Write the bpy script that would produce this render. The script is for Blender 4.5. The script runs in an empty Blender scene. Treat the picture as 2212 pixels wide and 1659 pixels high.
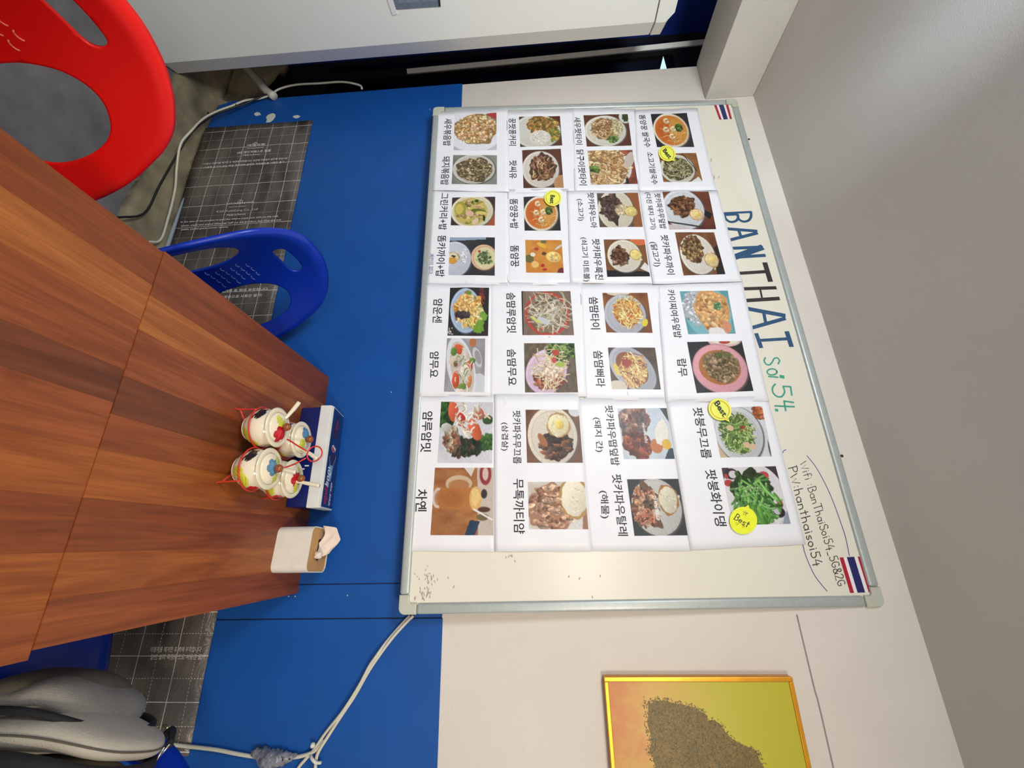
import bpy, bmesh, math, random
import numpy as np
from mathutils import Vector, Matrix
from mathutils.geometry import delaunay_2d_cdt

SC = bpy.context.scene
COL = SC.collection
# ------------------------------------------------------------------ camera, world, lights, exposure
FPX = 906.837
YAW, PIT, ROL = [math.radians(a) for a in (20.5546, -3.1186, -2.2077)]
_cy, _sy, _cp, _sp = math.cos(YAW), math.sin(YAW), math.cos(PIT), math.sin(PIT)
FW = np.array([-_sy*_cp, _cy*_cp, _sp])
_r0 = np.array([_cy, _sy, 0.0]); _u0 = np.cross(_r0, FW)
RT = _r0*math.cos(ROL)+_u0*math.sin(ROL)
UP = -_r0*math.sin(ROL)+_u0*math.cos(ROL)
CAM = np.array([0.0, -1.23, 1.40])
cam_d = bpy.data.cameras.new('camera'); cam = bpy.data.objects.new('camera', cam_d); COL.objects.link(cam)
# the photograph was taken with the phone turned: picture right = world up, picture down = world right
cam.matrix_world = Matrix(((UP[0], -RT[0], -FW[0], CAM[0]), (UP[1], -RT[1], -FW[1], CAM[1]), (UP[2], -RT[2], -FW[2], CAM[2]), (0, 0, 0, 1)))
cam_d.sensor_fit = 'HORIZONTAL'; cam_d.sensor_width = 36.0; cam_d.lens = FPX/2212*36.0
cam_d.clip_start = 0.02
SC.camera = cam
SC.view_settings.view_transform = 'Standard'; SC.view_settings.look = 'None'
SC.view_settings.gamma = 1.0; SC.view_settings.use_curve_mapping = False
SC.view_settings.exposure = 0.0

wd = bpy.data.worlds.new('world'); SC.world = wd; wd.use_nodes = True
wd.node_tree.nodes['Background'].inputs[0].default_value = (0.98, 0.98, 0.97, 1)
wd.node_tree.nodes['Background'].inputs[1].default_value = 0.50


def area(name, loc, target, size, power, color, sy=None):
    d = bpy.data.lights.new(name, 'AREA'); d.energy = power; d.color = color
    d.shape = 'RECTANGLE'; d.size = size; d.size_y = sy or size
    o = bpy.data.objects.new(name, d); COL.objects.link(o); o.location = loc
    o.rotation_euler = (Vector(target)-Vector(loc)).to_track_quat('-Z', 'Y').to_euler()
    return o


area('ceiling_lamp_cool', (-0.85, -1.65, 2.24), (-1.3, -0.3, 1.0), 0.55, 34, (0.90, 0.96, 1.0))
area('ceiling_lamp_warm', (0.95, -1.70, 1.95), (0.10, -0.2, 0.85), 0.30, 6.5, (1.0, 0.85, 0.66)).data.spread = math.radians(105)
area('ceiling_lamp_back', (0.1, -2.9, 2.2), (0, -0.6, 1.0), 0.9, 18, (1.0, 0.96, 0.90))
up = area('ceiling_glow_helper', (-0.72, -1.25, 2.02), (-1.06, -0.50, 2.316), 0.05, 0.17, (0.70, 0.87, 1.0), 0.02)  # added light with no fixture, makes the cool glow streak on the ceiling
up.data.spread = math.radians(30)


# ------------------------------------------------------------------ helpers
def ray(px, py):
    return FW + RT*(py-829.5)/FPX + UP*(px-1106.0)/FPX


def on_y(px, py, y=0.0):
    d = ray(px, py); return CAM + d*((y-CAM[1])/d[1])


def on_z(px, py, z):
    d = ray(px, py); return CAM + d*((z-CAM[2])/d[2])


def on_x(px, py, x):
    d = ray(px, py); return CAM + d*((x-CAM[0])/d[0])


def lin(c):
    c = np.asarray(c, float)/255.0
    return np.where(c <= 0.04045, c/12.92, ((c+0.055)/1.055)**2.4)


def mat(name, c, rough=0.5, c2=None, scale=30.0, mix=1.0, bump=0.0, bscale=None, metal=0.0, spec=0.5, stretch=None, attr=False, emit=None, coat=0.0, detail=4.0):
    m = bpy.data.materials.new(name); m.use_nodes = True
    nt = m.node_tree; p = nt.nodes['Principled BSDF']
    col = tuple(lin(c))+(1,)
    p.inputs['Base Color'].default_value = col
    p.inputs['Roughness'].default_value = rough
    p.inputs['Metallic'].default_value = metal
    p.inputs['Specular IOR Level'].default_value = spec
    p.inputs['Coat Weight'].default_value = coat
    tc = nt.nodes.new('ShaderNodeTexCoord'); mp = nt.nodes.new('ShaderNodeMapping')
    nt.links.new(tc.outputs['Object'], mp.inputs['Vector'])
    if stretch: mp.inputs['Scale'].default_value = stretch
    if attr:
        a = nt.nodes.new('ShaderNodeAttribute'); a.attribute_name = 'paint'
        nt.links.new(a.outputs['Color'], p.inputs['Base Color'])
    else:
        n = nt.nodes.new('ShaderNodeTexNoise'); n.inputs['Scale'].default_value = scale; n.inputs['Detail'].default_value = detail
        nt.links.new(mp.outputs[0], n.inputs['Vector'])
        r = nt.nodes.new('ShaderNodeValToRGB')
        r.color_ramp.elements[0].position = 0.5-0.2/mix if mix else 0.3; r.color_ramp.elements[1].position = 0.5+0.2/mix if mix else 0.7
        c2 = c2 if c2 is not None else tuple(np.clip(np.asarray(c)*0.96, 0, 255))
        r.color_ramp.elements[0].color = tuple(lin(c2))+(1,); r.color_ramp.elements[1].color = col
        nt.links.new(n.outputs['Fac'], r.inputs['Fac']); nt.links.new(r.outputs['Color'], p.inputs['Base Color'])
    if bump:
        nb = nt.nodes.new('ShaderNodeTexNoise'); nb.inputs['Scale'].default_value = bscale or scale; nb.inputs['Detail'].default_value = 5
        nt.links.new(mp.outputs[0], nb.inputs['Vector'])
        b = nt.nodes.new('ShaderNodeBump'); b.inputs['Strength'].default_value = bump; b.inputs['Distance'].default_value = 0.004
        nt.links.new(nb.outputs['Fac'], b.inputs['Height']); nt.links.new(b.outputs['Normal'], p.inputs['Normal'])
    if emit:
        p.inputs['Emission Color'].default_value = col; p.inputs['Emission Strength'].default_value = emit
    return m


def link(name, me, m=None, parent=None, loc=None):
    o = bpy.data.objects.new(name, me); COL.objects.link(o)
    if m is not None and me is not None and not me.materials: me.materials.append(m)
    if parent is not None: o.parent = parent
    if loc is not None: o.location = loc
    return o


def mesh(name, vs, fs, smooth=False):
    me = bpy.data.meshes.new(name); me.from_pydata([tuple(map(float, v)) for v in vs], [], fs); me.update()
    if smooth: me.shade_smooth()
    return me


def tag(o, label=None, cat=None, group=None, kind=None):
    if label: o['label'] = label
    if cat: o['category'] = cat
    if group: o['group'] = group
    if kind: o['kind'] = kind
    return o


def empty(name, loc, rz=0.0):
    o = bpy.data.objects.new(name, None); COL.objects.link(o); o.location = loc; o.rotation_euler = (0, 0, rz); o.empty_display_size = 0.05
    return o


def box_bm(lo, hi, bev=0.0, seg=2, bm=None):
    own = bm is None
    b = bmesh.new()
    bmesh.ops.create_cube(b, size=1.0)
    for v in b.verts:
        v.co = Vector([lo[i]+(v.co[i]+0.5)*(hi[i]-lo[i]) for i in range(3)])
    if bev: bmesh.ops.bevel(b, geom=b.edges[:], offset=bev, segments=seg, affect='EDGES', profile=0.5)
    return b


def fin(b, name, smooth=False):
    me = bpy.data.meshes.new(name); b.to_mesh(me); b.free()
    if smooth: me.shade_smooth()
    return me


def box(name, lo, hi, m, parent=None, bev=0.0, seg=2, origin=None):
    o = np.zeros(3) if origin is None else np.asarray(origin)
    me = fin(box_bm(np.asarray(lo, float)-o, np.asarray(hi, float)-o, bev, seg), name, bev > 0 and seg > 2)
    return link(name, me, m, parent)


def prism_mesh(name, pts, z0, z1, bev=0.0, seg=2, smooth=False):
    """polygon in xy extruded in z"""
    b = bmesh.new()
    vs = [b.verts.new((p[0], p[1], z0)) for p in pts]
    f = b.faces.new(vs)
    r = bmesh.ops.extrude_face_region(b, geom=[f])
    for v in r['geom']:
        if isinstance(v, bmesh.types.BMVert): v.co.z = z1
    bmesh.ops.recalc_face_normals(b, faces=b.faces[:])
    if bev:
        es = [e for e in b.edges if abs(e.verts[0].co.z-e.verts[1].co.z) < 1e-7]
        bmesh.ops.bevel(b, geom=es, offset=bev, segments=seg, affect='EDGES', profile=0.5)
    return fin(b, name, smooth)


def smooth_path(pts, n=8):
    pts = [Vector(p) for p in pts]; out = []
    P = [pts[0]*2-pts[1]]+pts+[pts[-1]*2-pts[-2]]
    for i in range(1, len(P)-2):
        a, b, c, d = P[i-1:i+3]
        for k in range(n):
            t = k/n
            out.append(0.5*((2*b)+(c-a)*t+(2*a-5*b+4*c-d)*t*t+(3*b-a-3*c+d)*t**3))
    out.append(pts[-1]); return out


def tube_mesh(name, pts, rad, seg=8, n=6, closed=False, rads=None, smooth=True):
    pts = [Vector(p) for p in pts] if (n == 0 or closed) else smooth_path(pts, n)
    vs, fs = [], []
    up = Vector((0, 0, 1)); prev = None; N = len(pts)
    for i, p in enumerate(pts):
        t = (pts[(i+1) % N]-pts[i-1]) if closed else (pts[min(i+1, N-1)]-pts[max(i-1, 0)])
        t.normalize()
        if prev is None:
            a = t.cross(up if abs(t.z) < 0.9 else Vector((1, 0, 0))).normalized()
        else:
            a = (prev-t*prev.dot(t)).normalized()
        prev = a; b = t.cross(a)
        r = rad if rads is None else np.interp(i/(N-1), np.linspace(0, 1, len(rads)), rads)
        for k in range(seg):
            an = 2*math.pi*k/seg
            vs.append(p+a*math.cos(an)*r+b*math.sin(an)*r)
    m = N if closed else N-1
    for i in range(m):
        for k in range(seg):
            j = (i+1) % N
            fs.append((i*seg+k, i*seg+(k+1) % seg, j*seg+(k+1) % seg, j*seg+k))
    if not closed:
        fs.append(tuple(range(seg))[::-1]); fs.append(tuple((N-1)*seg+k for k in range(seg)))
    return mesh(name, vs, fs, smooth)


def lathe_mesh(name, prof, seg=40, smooth=True):
    """prof: (r, z) list; r may be 0 at the ends"""
    vs, fs = [], []
    for r, z in prof:
        for k in range(seg):
            a = 2*math.pi*k/seg; vs.append((r*math.cos(a), r*math.sin(a), z))
    for i in range(len(prof)-1):
        for k in range(seg):
            fs.append((i*seg+k, i*seg+(k+1) % seg, (i+1)*seg+(k+1) % seg, (i+1)*seg+k))
    return mesh(name, vs, fs, smooth)


def spline(prof, n=5):
    return [(max(p.x, 0), p.y) for p in smooth_path([(a, b, 0) for a, b in prof], n)]


def join_meshes(name, mes):
    b = bmesh.new()
    for me in mes: b.from_mesh(me)
    out = fin(b, name)
    return out


def paint(me, cols):
    """cols: (nverts,3) linear"""
    a = me.color_attributes.new('paint', 'FLOAT_COLOR', 'POINT')
    c = np.ones((len(me.vertices), 4), np.float32); c[:, :3] = cols
    a.data.foreach_set('color', c.ravel())


# ------------------------------------------------------------------ materials
M = {}
M['white_wall'] = mat('white wall paper', (220, 212, 202), 0.62, (211, 203, 194), 5, 0.7, bump=0.25, bscale=260)
M['blue_wall'] = mat('blue painted board', (18, 83, 162), 0.5, (16, 75, 149), 7, 0.6, bump=0.06, bscale=60, spec=0.35)
M['groove'] = mat('dark joint', (10, 30, 75), 0.7)
M['seam'] = mat('paper seam', (156, 148, 146), 0.8)
M['ceiling'] = mat('satin grey ceiling', (204, 198, 190), 0.36, (197, 192, 185), 3, 0.6, bump=0.12, bscale=420, spec=0.5)
M['beam'] = mat('white soffit paint', (214, 208, 198), 0.6, (205, 200, 190), 6, 0.7, bump=0.2, bscale=120)
M['navy'] = mat('dark navy wall', (28, 58, 150), 0.5, (22, 48, 130), 5)
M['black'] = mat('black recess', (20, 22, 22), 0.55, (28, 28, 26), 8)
M['black_gloss'] = mat('black glass', (8, 9, 10), 0.15)
M['concrete'] = mat('grey concrete floor', (126, 121, 119), 0.75, (74, 73, 76), 11, 0.45, bump=0.35, bscale=50, detail=9)
M['curb'] = mat('rough stained concrete', (168, 156, 126), 0.85, (62, 54, 40), 9, 0.55, bump=0.9, bscale=26, detail=9)
M['alu'] = mat('brushed aluminium', (184, 191, 188), 0.42, (176, 183, 180), 80, 1, metal=0.35)
M['corner'] = mat('grey plastic corner', (190, 192, 176), 0.45)
M['board'] = mat('cream white enamel', (228, 223, 207), 0.22, (224, 219, 203), 3, 0.6, spec=0.5)
M['paper'] = mat('printer paper', (236, 236, 240), 0.42, (231, 231, 236), 14, 0.8, bump=0.06, bscale=9, spec=0.4)
M['print'] = mat('printed photograph', (200, 200, 200), 0.4, attr=True, spec=0.3)
M['ink'] = mat('black print', (24, 20, 26), 0.5)
M['white_ink'] = mat('white print', (238, 238, 236), 0.5)
M['blue_pen'] = mat('blue pen', (52, 62, 140), 0.5)
M['navy_marker'] = mat('navy marker', (28, 66, 104), 0.4, (52, 92, 128), 220, 0.6)
M['black_marker'] = mat('black marker', (26, 24, 26), 0.4, (66, 62, 60), 220, 0.5)
M['green_marker'] = mat('green marker', (60, 158, 134), 0.4)
M['thin_black'] = mat('thin black marker', (58, 54, 60), 0.4)
M['smudge'] = mat('faded marker smudge', (168, 154, 134), 0.6)
M['flag_white'] = mat('white sticker', (238, 234, 232), 0.35)
M['flag_red'] = mat('crimson sticker print', (176, 26, 52), 0.35)
M['flag_navy'] = mat('navy sticker print', (34, 36, 100), 0.35)
M['yellow'] = mat('yellow note paper', (236, 240, 92), 0.5, (230, 234, 84), 20)
M['yellow2'] = mat('lemon note paper', (240, 246, 40), 0.5)
M['orange_ink'] = mat('orange print', (206, 120, 30), 0.5)
M['gold'] = mat('gold metal frame', (226, 160, 44), 0.35, (214, 146, 36), 40, 1, metal=0.6)
M['red_plastic'] = mat('red plastic', (222, 16, 8), 0.4, (216, 12, 6), 4, 0.5, bump=0.03, bscale=240, spec=0.4)
M['blue_plastic'] = mat('blue plastic', (8, 50, 170), 0.33, (6, 43, 158), 4, 0.5, bump=0.03, bscale=240, spec=0.5)
M['red_glint'] = mat('pale red highlights', (240, 120, 110), 0.4)  # pale tone paints the highlights on the chair back's perforations
M['blue_glint'] = mat('pale blue highlights', (110, 130, 200), 0.3)
M['chrome'] = mat('steel tube', (170, 172, 174), 0.3, metal=1.0)
M['ac'] = mat('off white enamel', (240, 240, 233), 0.42, (235, 235, 228), 3, 0.6, spec=0.45)
M['ac_dark'] = mat('grey base', (120, 120, 124), 0.5)
M['label_blue'] = mat('grey blue label', (120, 132, 146), 0.45, (96, 106, 118), 90, 0.6)
M['pvc'] = mat('white pvc', (212, 211, 202), 0.4)
M['cable'] = mat('ivory cable', (206, 202, 184), 0.5)
M['cable_dark'] = mat('black cable', (22, 22, 22), 0.5)
M['bag'] = mat('grey canvas', (150, 146, 138), 0.9, (128, 124, 116), 16, 0.6, bump=0.5, bscale=400)
M['bag_light'] = mat('pale grey canvas', (176, 170, 158), 0.9, (158, 152, 140), 16, 0.6, bump=0.3, bscale=400)
M['bag_dark'] = mat('brown grey canvas', (112, 106, 88), 0.9, (86, 80, 66), 12, 0.6, bump=0.5, bscale=400)
M['strap'] = mat('black webbing', (20, 19, 24), 0.85, bump=0.3, bscale=500)
M['brass'] = mat('pale brass', (210, 205, 150), 0.25, metal=1.0)
M['stitch'] = mat('seam stitching', (84, 78, 66), 0.9)
M['ceramic_plain'] = mat('cream ceramic', (224, 214, 190), 0.16, (218, 208, 182), 20, spec=0.6)
M['ceramic'] = mat('painted ceramic', (226, 216, 194), 0.14, attr=True, spec=0.6)
M['knob'] = mat('amber ceramic', (158, 88, 40), 0.14, (120, 60, 26), 120, 0.7)
M['red_wire'] = mat('red coated wire', (206, 52, 40), 0.32)
M['dispenser_blue'] = mat('deep blue plastic', (10, 30, 100), 0.35)
M['dispenser_white'] = mat('white plastic', (224, 224, 220), 0.35)
M['panel_blue'] = mat('printed blue', (14, 46, 104), 0.3)
M['logo_red'] = mat('logo red', (206, 40, 60), 0.35)
M['bottle_dark'] = mat('cola brown print', (58, 16, 28), 0.3)
M['bottle_glass'] = mat('pale glass print', (126, 170, 196), 0.3)
M['tissue_box'] = mat('matt white plastic', (226, 220, 208), 0.5)
M['oak'] = mat('light bamboo', (196, 152, 92), 0.45, (180, 134, 76), 30, 0.7, stretch=(1, 6, 1))
M['tissue'] = mat('tissue paper', (226, 208, 196), 0.9, (218, 200, 188), 60, bump=0.5, bscale=90)
M['film_fold'] = mat('folded film edge', (150, 162, 168), 0.3)
M['tape'] = mat('clear tape', (238, 240, 242), 0.12, spec=0.8)
M['plug_plastic'] = mat('clear crinkled plastic', (150, 150, 156), 0.1, (90, 96, 110), 120, 0.5, bump=0.8, bscale=120, spec=0.9)
M['flake'] = mat('bare plaster', (214, 210, 202), 0.8)
M['window_light'] = mat('daylight gap', (196, 232, 236), 0.5, emit=0.85)
M['screw'] = mat('dark screw', (40, 38, 36), 0.5)
M['under'] = mat('dark underside', (70, 36, 18), 0.7)


def wood(name, c, c2, seed):
    m = bpy.data.materials.new(name); m.use_nodes = True; nt = m.node_tree; p = nt.nodes['Principled BSDF']
    tc = nt.nodes.new('ShaderNodeTexCoord'); mp = nt.nodes.new('ShaderNodeMapping'); mp.inputs['Scale'].default_value = (20, 1.5, 1); mp.inputs['Location'].default_value = (seed*3.7, seed*1.3, seed)
    nt.links.new(tc.outputs['Object'], mp.inputs['Vector'])
    n = nt.nodes.new('ShaderNodeTexNoise'); n.inputs['Scale'].default_value = 1.5; n.inputs['Detail'].default_value = 9; n.inputs['Roughness'].default_value = 0.6; n.inputs['Distortion'].default_value = 1.6
    nt.links.new(mp.outputs[0], n.inputs['Vector'])
    mp2 = nt.nodes.new('ShaderNodeMapping'); mp2.inputs['Scale'].default_value = (160, 6, 1); nt.links.new(tc.outputs['Object'], mp2.inputs['Vector'])
    n2 = nt.nodes.new('ShaderNodeTexNoise'); n2.inputs['Scale'].default_value = 2.0; n2.inputs['Detail'].default_value = 6; nt.links.new(mp2.outputs[0], n2.inputs['Vector'])
    r = nt.nodes.new('ShaderNodeValToRGB'); r.color_ramp.elements[0].position = 0.32; r.color_ramp.elements[1].position = 0.66
    r.color_ramp.elements[0].color = tuple(lin(c2))+(1,); r.color_ramp.elements[1].color = tuple(lin(c))+(1,)
    nt.links.new(n.outputs['Fac'], r.inputs['Fac'])
    mx = nt.nodes.new('ShaderNodeMix'); mx.data_type = 'RGBA'; mx.blend_type = 'MULTIPLY'; mx.inputs[0].default_value = 0.42
    r2 = nt.nodes.new('ShaderNodeValToRGB'); r2.color_ramp.elements[0].position = 0.36; r2.color_ramp.elements[1].position = 0.6
    r2.color_ramp.elements[0].color = (0.60, 0.52, 0.44, 1); r2.color_ramp.elements[1].color = (1, 1, 1, 1)
    nt.links.new(n2.outputs['Fac'], r2.inputs['Fac']); nt.links.new(r.outputs[0], mx.inputs[6]); nt.links.new(r2.outputs[0], mx.inputs[7])
    nt.links.new(mx.outputs[2], p.inputs['Base Color'])
    p.inputs['Roughness'].default_value = 0.36; p.inputs['Specular IOR Level'].default_value = 0.4
    return m


WOODS = [wood('red brown wood %d' % i, c, d, i*1.7) for i, (c, d) in enumerate([((148, 78, 38), (116, 56, 24)), ((170, 102, 48), (138, 74, 30)), ((112, 58, 30), (84, 40, 18)), ((158, 88, 36), (126, 62, 24)), ((136, 68, 30), (108, 52, 22))])]


def film_material():
    m = bpy.data.materials.new('gridded film'); m.use_nodes = True; nt = m.node_tree; p = nt.nodes['Principled BSDF']
    tc = nt.nodes.new('ShaderNodeTexCoord'); s = nt.nodes.new('ShaderNodeSeparateXYZ'); nt.links.new(tc.outputs['Object'], s.inputs[0])

    def mth(op, a, b=None):
        n = nt.nodes.new('ShaderNodeMath'); n.operation = op
        for i, v in enumerate((a, b)):
            if v is None: continue
            if isinstance(v, (int, float)): n.inputs[i].default_value = v
            else: nt.links.new(v, n.inputs[i])
        return n.outputs[0]

    def lines(c, off, per, w): return mth('LESS_THAN', mth('FRACT', mth('DIVIDE', mth('ADD', c, off), per)), w/per)
    x, z = s.outputs['X'], s.outputs['Z']
    X1 = lines(x, 10.087, 0.1015, 0.0016); Z1 = lines(z, 10.040, 0.1058, 0.0016)
    X2 = mth('MULTIPLY', lines(x, 10.138, 0.1015, 0.0013), lines(z, 0, 0.008, 0.0045)); Z2 = mth('MULTIPLY', lines(z, 10.093, 0.1058, 0.0013), lines(x, 0, 0.008, 0.0045))
    g = mth('MAXIMUM', mth('MAXIMUM', X1, Z1), mth('MULTIPLY', mth('MAXIMUM', X2, Z2), 0.7))
    n = nt.nodes.new('ShaderNodeTexNoise'); n.inputs['Scale'].default_value = 4; n.inputs['Detail'].default_value = 7
    mp = nt.nodes.new('ShaderNodeMapping'); mp.inputs['Scale'].default_value = (1, 1, 3); nt.links.new(tc.outputs['Object'], mp.inputs[0]); nt.links.new(mp.outputs[0], n.inputs['Vector'])
    r = nt.nodes.new('ShaderNodeValToRGB'); r.color_ramp.elements[0].position = 0.35; r.color_ramp.elements[1].position = 0.68
    r.color_ramp.elements[0].color = tuple(lin((66, 58, 56)))+(1,); r.color_ramp.elements[1].color = tuple(lin((112, 106, 98)))+(1,)
    nt.links.new(n.outputs['Fac'], r.inputs['Fac'])
    mx = nt.nodes.new('ShaderNodeMix'); mx.data_type = 'RGBA'; nt.links.new(g, mx.inputs[0]); nt.links.new(r.outputs[0], mx.inputs[6]); mx.inputs[7].default_value = tuple(lin((220, 214, 204)))+(1,)
    nt.links.new(mx.outputs[2], p.inputs['Base Color']); p.inputs['Roughness'].default_value = 0.28
    nb = nt.nodes.new('ShaderNodeTexNoise'); nb.inputs['Scale'].default_value = 14; nb.inputs['Detail'].default_value = 6; nb.inputs['Distortion'].default_value = 1.2
    b = nt.nodes.new('ShaderNodeBump'); b.inputs['Strength'].default_value = 0.35; b.inputs['Distance'].default_value = 0.01
    nt.links.new(nb.outputs['Fac'], b.inputs['Height']); nt.links.new(b.outputs[0], p.inputs['Normal'])
    return m


def art_material(w, h):
    """abstract gilt field: copper at the foot to acid yellow at the head"""
    m = bpy.data.materials.new('gilt picture field'); m.use_nodes = True; nt = m.node_tree; p = nt.nodes['Principled BSDF']
    tc = nt.nodes.new('ShaderNodeTexCoord'); s = nt.nodes.new('ShaderNodeSeparateXYZ'); nt.links.new(tc.outputs['Object'], s.inputs[0])
    n = nt.nodes.new('ShaderNodeTexNoise'); n.inputs['Scale'].default_value = 9; n.inputs['Detail'].default_value = 8; n.inputs['Roughness'].default_value = 0.65; nt.links.new(tc.outputs['Object'], n.inputs['Vector'])
    a = nt.nodes.new('ShaderNodeMath'); a.operation = 'MULTIPLY_ADD'; nt.links.new(s.outputs['Z'], a.inputs[0]); a.inputs[1].default_value = 1.0/h; a.inputs[2].default_value = -0.36
    b = nt.nodes.new('ShaderNodeMath'); b.operation = 'MULTIPLY_ADD'; nt.links.new(n.outputs['Fac'], b.inputs[0]); b.inputs[1].default_value = 0.72; nt.links.new(a.outputs[0], b.inputs[2])
    r = nt.nodes.new('ShaderNodeValToRGB'); e = r.color_ramp.elements
    e[0].position = 0.02; e[0].color = tuple(lin((190, 96, 34)))+(1,); e[1].position = 0.62; e[1].color = tuple(lin((186, 176, 42)))+(1,)
    k = e.new(0.22); k.color = tuple(lin((198, 150, 52)))+(1,)
    nt.links.new(b.outputs[0], r.inputs['Fac']); nt.links.new(r.outputs[0], p.inputs['Base Color']); p.inputs['Roughness'].default_value = 0.4
    return m


# ------------------------------------------------------------------ room
XL, CZ = -1.85, 2.316            # left end of the menu wall, ceiling height
floor_ = box('floor', (-2.6, -3.4, -0.06), (1.6, 0.40, 0.0), M['concrete']); tag(floor_, kind='structure')
ceil_ = box('ceiling', (-2.6, -3.4, CZ), (1.6, 0.40, CZ+0.06), M['ceiling']); tag(ceil_, kind='structure')
wall = box('wall_back', (XL, 0.0, 0.0), (1.6, 0.16, CZ), M['white_wall']); tag(wall, kind='structure')
BZ = 1.134
XG1, XG2 = 0.101, 0.184
for (a, b, z) in ((XL, XG1-0.0012, BZ+0.004), (XG1+0.0012, XG2-0.0015, BZ), (XG2+0.0015, 1.6, BZ+0.002)):
    box('blue_panel', (a, -0.005, 0.0), (b, 0.0, z), M['blue_wall'], wall, bev=0.0008, seg=1)
for g in (XG1, XG2):
    box('panel_joint', (g-0.0015, -0.0025, 0.0), (g+0.0015, 0.0, BZ), M['groove'], wall)
sp = [on_y(1721, 1328), on_y(1757, 1480), on_y(1800, 1659)]
link('paper_seam', tube_mesh('seam', [(p[0], -0.0005, p[2]) for p in sp]+[(1.5, -0.0005, 2.03)], 0.0017, 6, 4), M['seam'], wall)
# recess left of the menu wall
wl = box('wall_left', (-2.36, -3.4, 0.0), (-2.30, 0.40, CZ), M['navy']); tag(wl, kind='structure')
rc = box('wall_recess', (-2.30, 0.14, 0.0), (XL, 0.20, CZ), M['black']); tag(rc, kind='structure')
win = box('window_1', (-2.22, 0.115, 0.45), (XL, 0.138, 2.10), M['black_gloss'], bev=0.002); tag(win, kind='structure')
box('window_frame', (-2.145, 0.095, 0.45), (-2.115, 0.122, 2.10), M['black'], win)
tri = [on_y(1433, 120, 0.09), on_y(1424, 157, 0.09), on_y(1443, 157, 0.09)]
me = mesh('gap', [(p[0], 0.113, p[2]) for p in tri]+[(p[0], 0.092, p[2]) for p in tri], [(0, 2, 1), (3, 4, 5), (0, 1, 4, 3), (1, 2, 5, 4), (2, 0, 3, 5)])
link('daylight_gap', me, M['window_light'], win)
bm_ = box('trim_1', (XL-0.013, -3.4, 2.128), (-1.650, 0.0, CZ), M['beam'], bev=0.003); tag(bm_, kind='structure')
# white duct that runs up the dark recess
a, b = on_y(880, 155, 0.03), on_y(1525, 91, 0.03)
duct = link('cable_duct', tube_mesh('duct', [a, (a+b)/2+np.array([0.004, 0, 0]), b], 0.013, 4, 2, smooth=False), M['pvc'])
tag(duct, 'slim white plastic cable duct running up the dark recess beside the wall end', 'cable duct')
# rough concrete kerb along the foot of the wall
rs = np.random.RandomState(4)
xs = np.linspace(-2.3, 1.5, 150); prof = [(0.0, 0.052), (-0.018, 0.046), (-0.04, 0.030), (-0.09, 0.020), (-0.135, 0.016), (-0.16, 0.0), (0.0, 0.0)]
vs, fs = [], []
for i, x in enumerate(xs):
    big = max(0.0, min(1.0, (-1.62-x)/0.25)); k = 0.5+0.12*math.sin(x*5.0)+0.6*big
    for j, (y, z) in enumerate(prof):
        q = 0 if j in (0, 5, 6) else 1
        vs.append((x, y*(1+0.12*math.sin(x*9+j))+q*rs.uniform(-.006, .006) if j != 6 and j else y+0.0, z*k+q*rs.uniform(-.003, .003)))
n = len(prof)
for i in range(len(xs)-1):
    for j in range(n):
        fs.append((i*n+j, i*n+(j+1) % n, (i+1)*n+(j+1) % n, (i+1)*n+j))
fs += [tuple(range(n)), tuple(range((len(xs)-1)*n, len(xs)*n))[::-1]]
kb = link('baseboard_back', mesh('kerb', vs, fs, True), M['curb']); tag(kb, kind='structure')
vs = []; G = 14
for i in range(G):
    for j in range(G):
        u, v = i/(G-1), j/(G-1)
        vs.append((-2.28+0.43*u+rs.uniform(-.008, .008), 0.10-0.17*(1-v)*(0.6+0.4*math.sin(u*7))-0.02+rs.uniform(-.008, .008), 0.02+0.22*v*(0.75+0.25*math.sin(u*5+1))+rs.uniform(-.006, .006)))
fs = [(i*G+j, (i+1)*G+j, (i+1)*G+j+1, i*G+j+1) for i in range(G-1) for j in range(G-1)]
mm = mesh('rubble', vs, fs, True)
rb = link('trim_2', mm, M['curb']); tag(rb, kind='structure')
so = rb.modifiers.new('thick', 'SOLIDIFY'); so.thickness = 0.05

# gridded film along the foot of the blue wall
FILM = film_material()


def film(name, x0, x1, z0, z1, zb=None, flap=0.0):
    nx, nz = 40, 12; vs = []
    for j in range(nz+1):
        for i in range(nx+1):
            u, v = i/nx, j/nz; x = x0+(x1-x0)*u
            zlo = z0 if zb is None else np.interp(u, [0, 1], [z0, zb]); z = zlo+(z1-zlo)*v
            vs.append((x, -0.0065-0.0015*math.sin(x*23+v*4)*math.sin(v*9+x*5)-0.0015, z))
    fs = [(j*(nx+1)+i, j*(nx+1)+i+1, (j+1)*(nx+1)+i+1, (j+1)*(nx+1)+i) for j in range(nz) for i in range(nx)]
    o = link(name, mesh(name, vs, fs, True), FILM)
    s = o.modifiers.new('thick', 'SOLIDIFY'); s.thickness = 0.0006
    return o


film_l = film('wall_film', -1.69, -0.42, 0.018, 0.502)
tag(film_l, 'dark see-through wall film printed with a white grid, stuck behind the two chairs', 'wall film')
film_r = film('wall_film', 0.05, 0.478, 0.06, 0.522)
tag(film_r, 'dark film with white grid low on the blue wall behind the backpack', 'wall film')
fold = link('film_fold', tube_mesh('fold', [(-1.30, -0.010, 0.034), (-1.15, -0.013, 0.036), (-1.0, -0.015, 0.036), (-0.85, -0.015, 0.034), (-0.6, -0.015, 0.034)], 0.0085, 8, 6, rads=[.003, .007, .0085, .0085, .0085]), M['film_fold'], film_l)


# ------------------------------------------------------------------ text
_font_cache = {}


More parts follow.
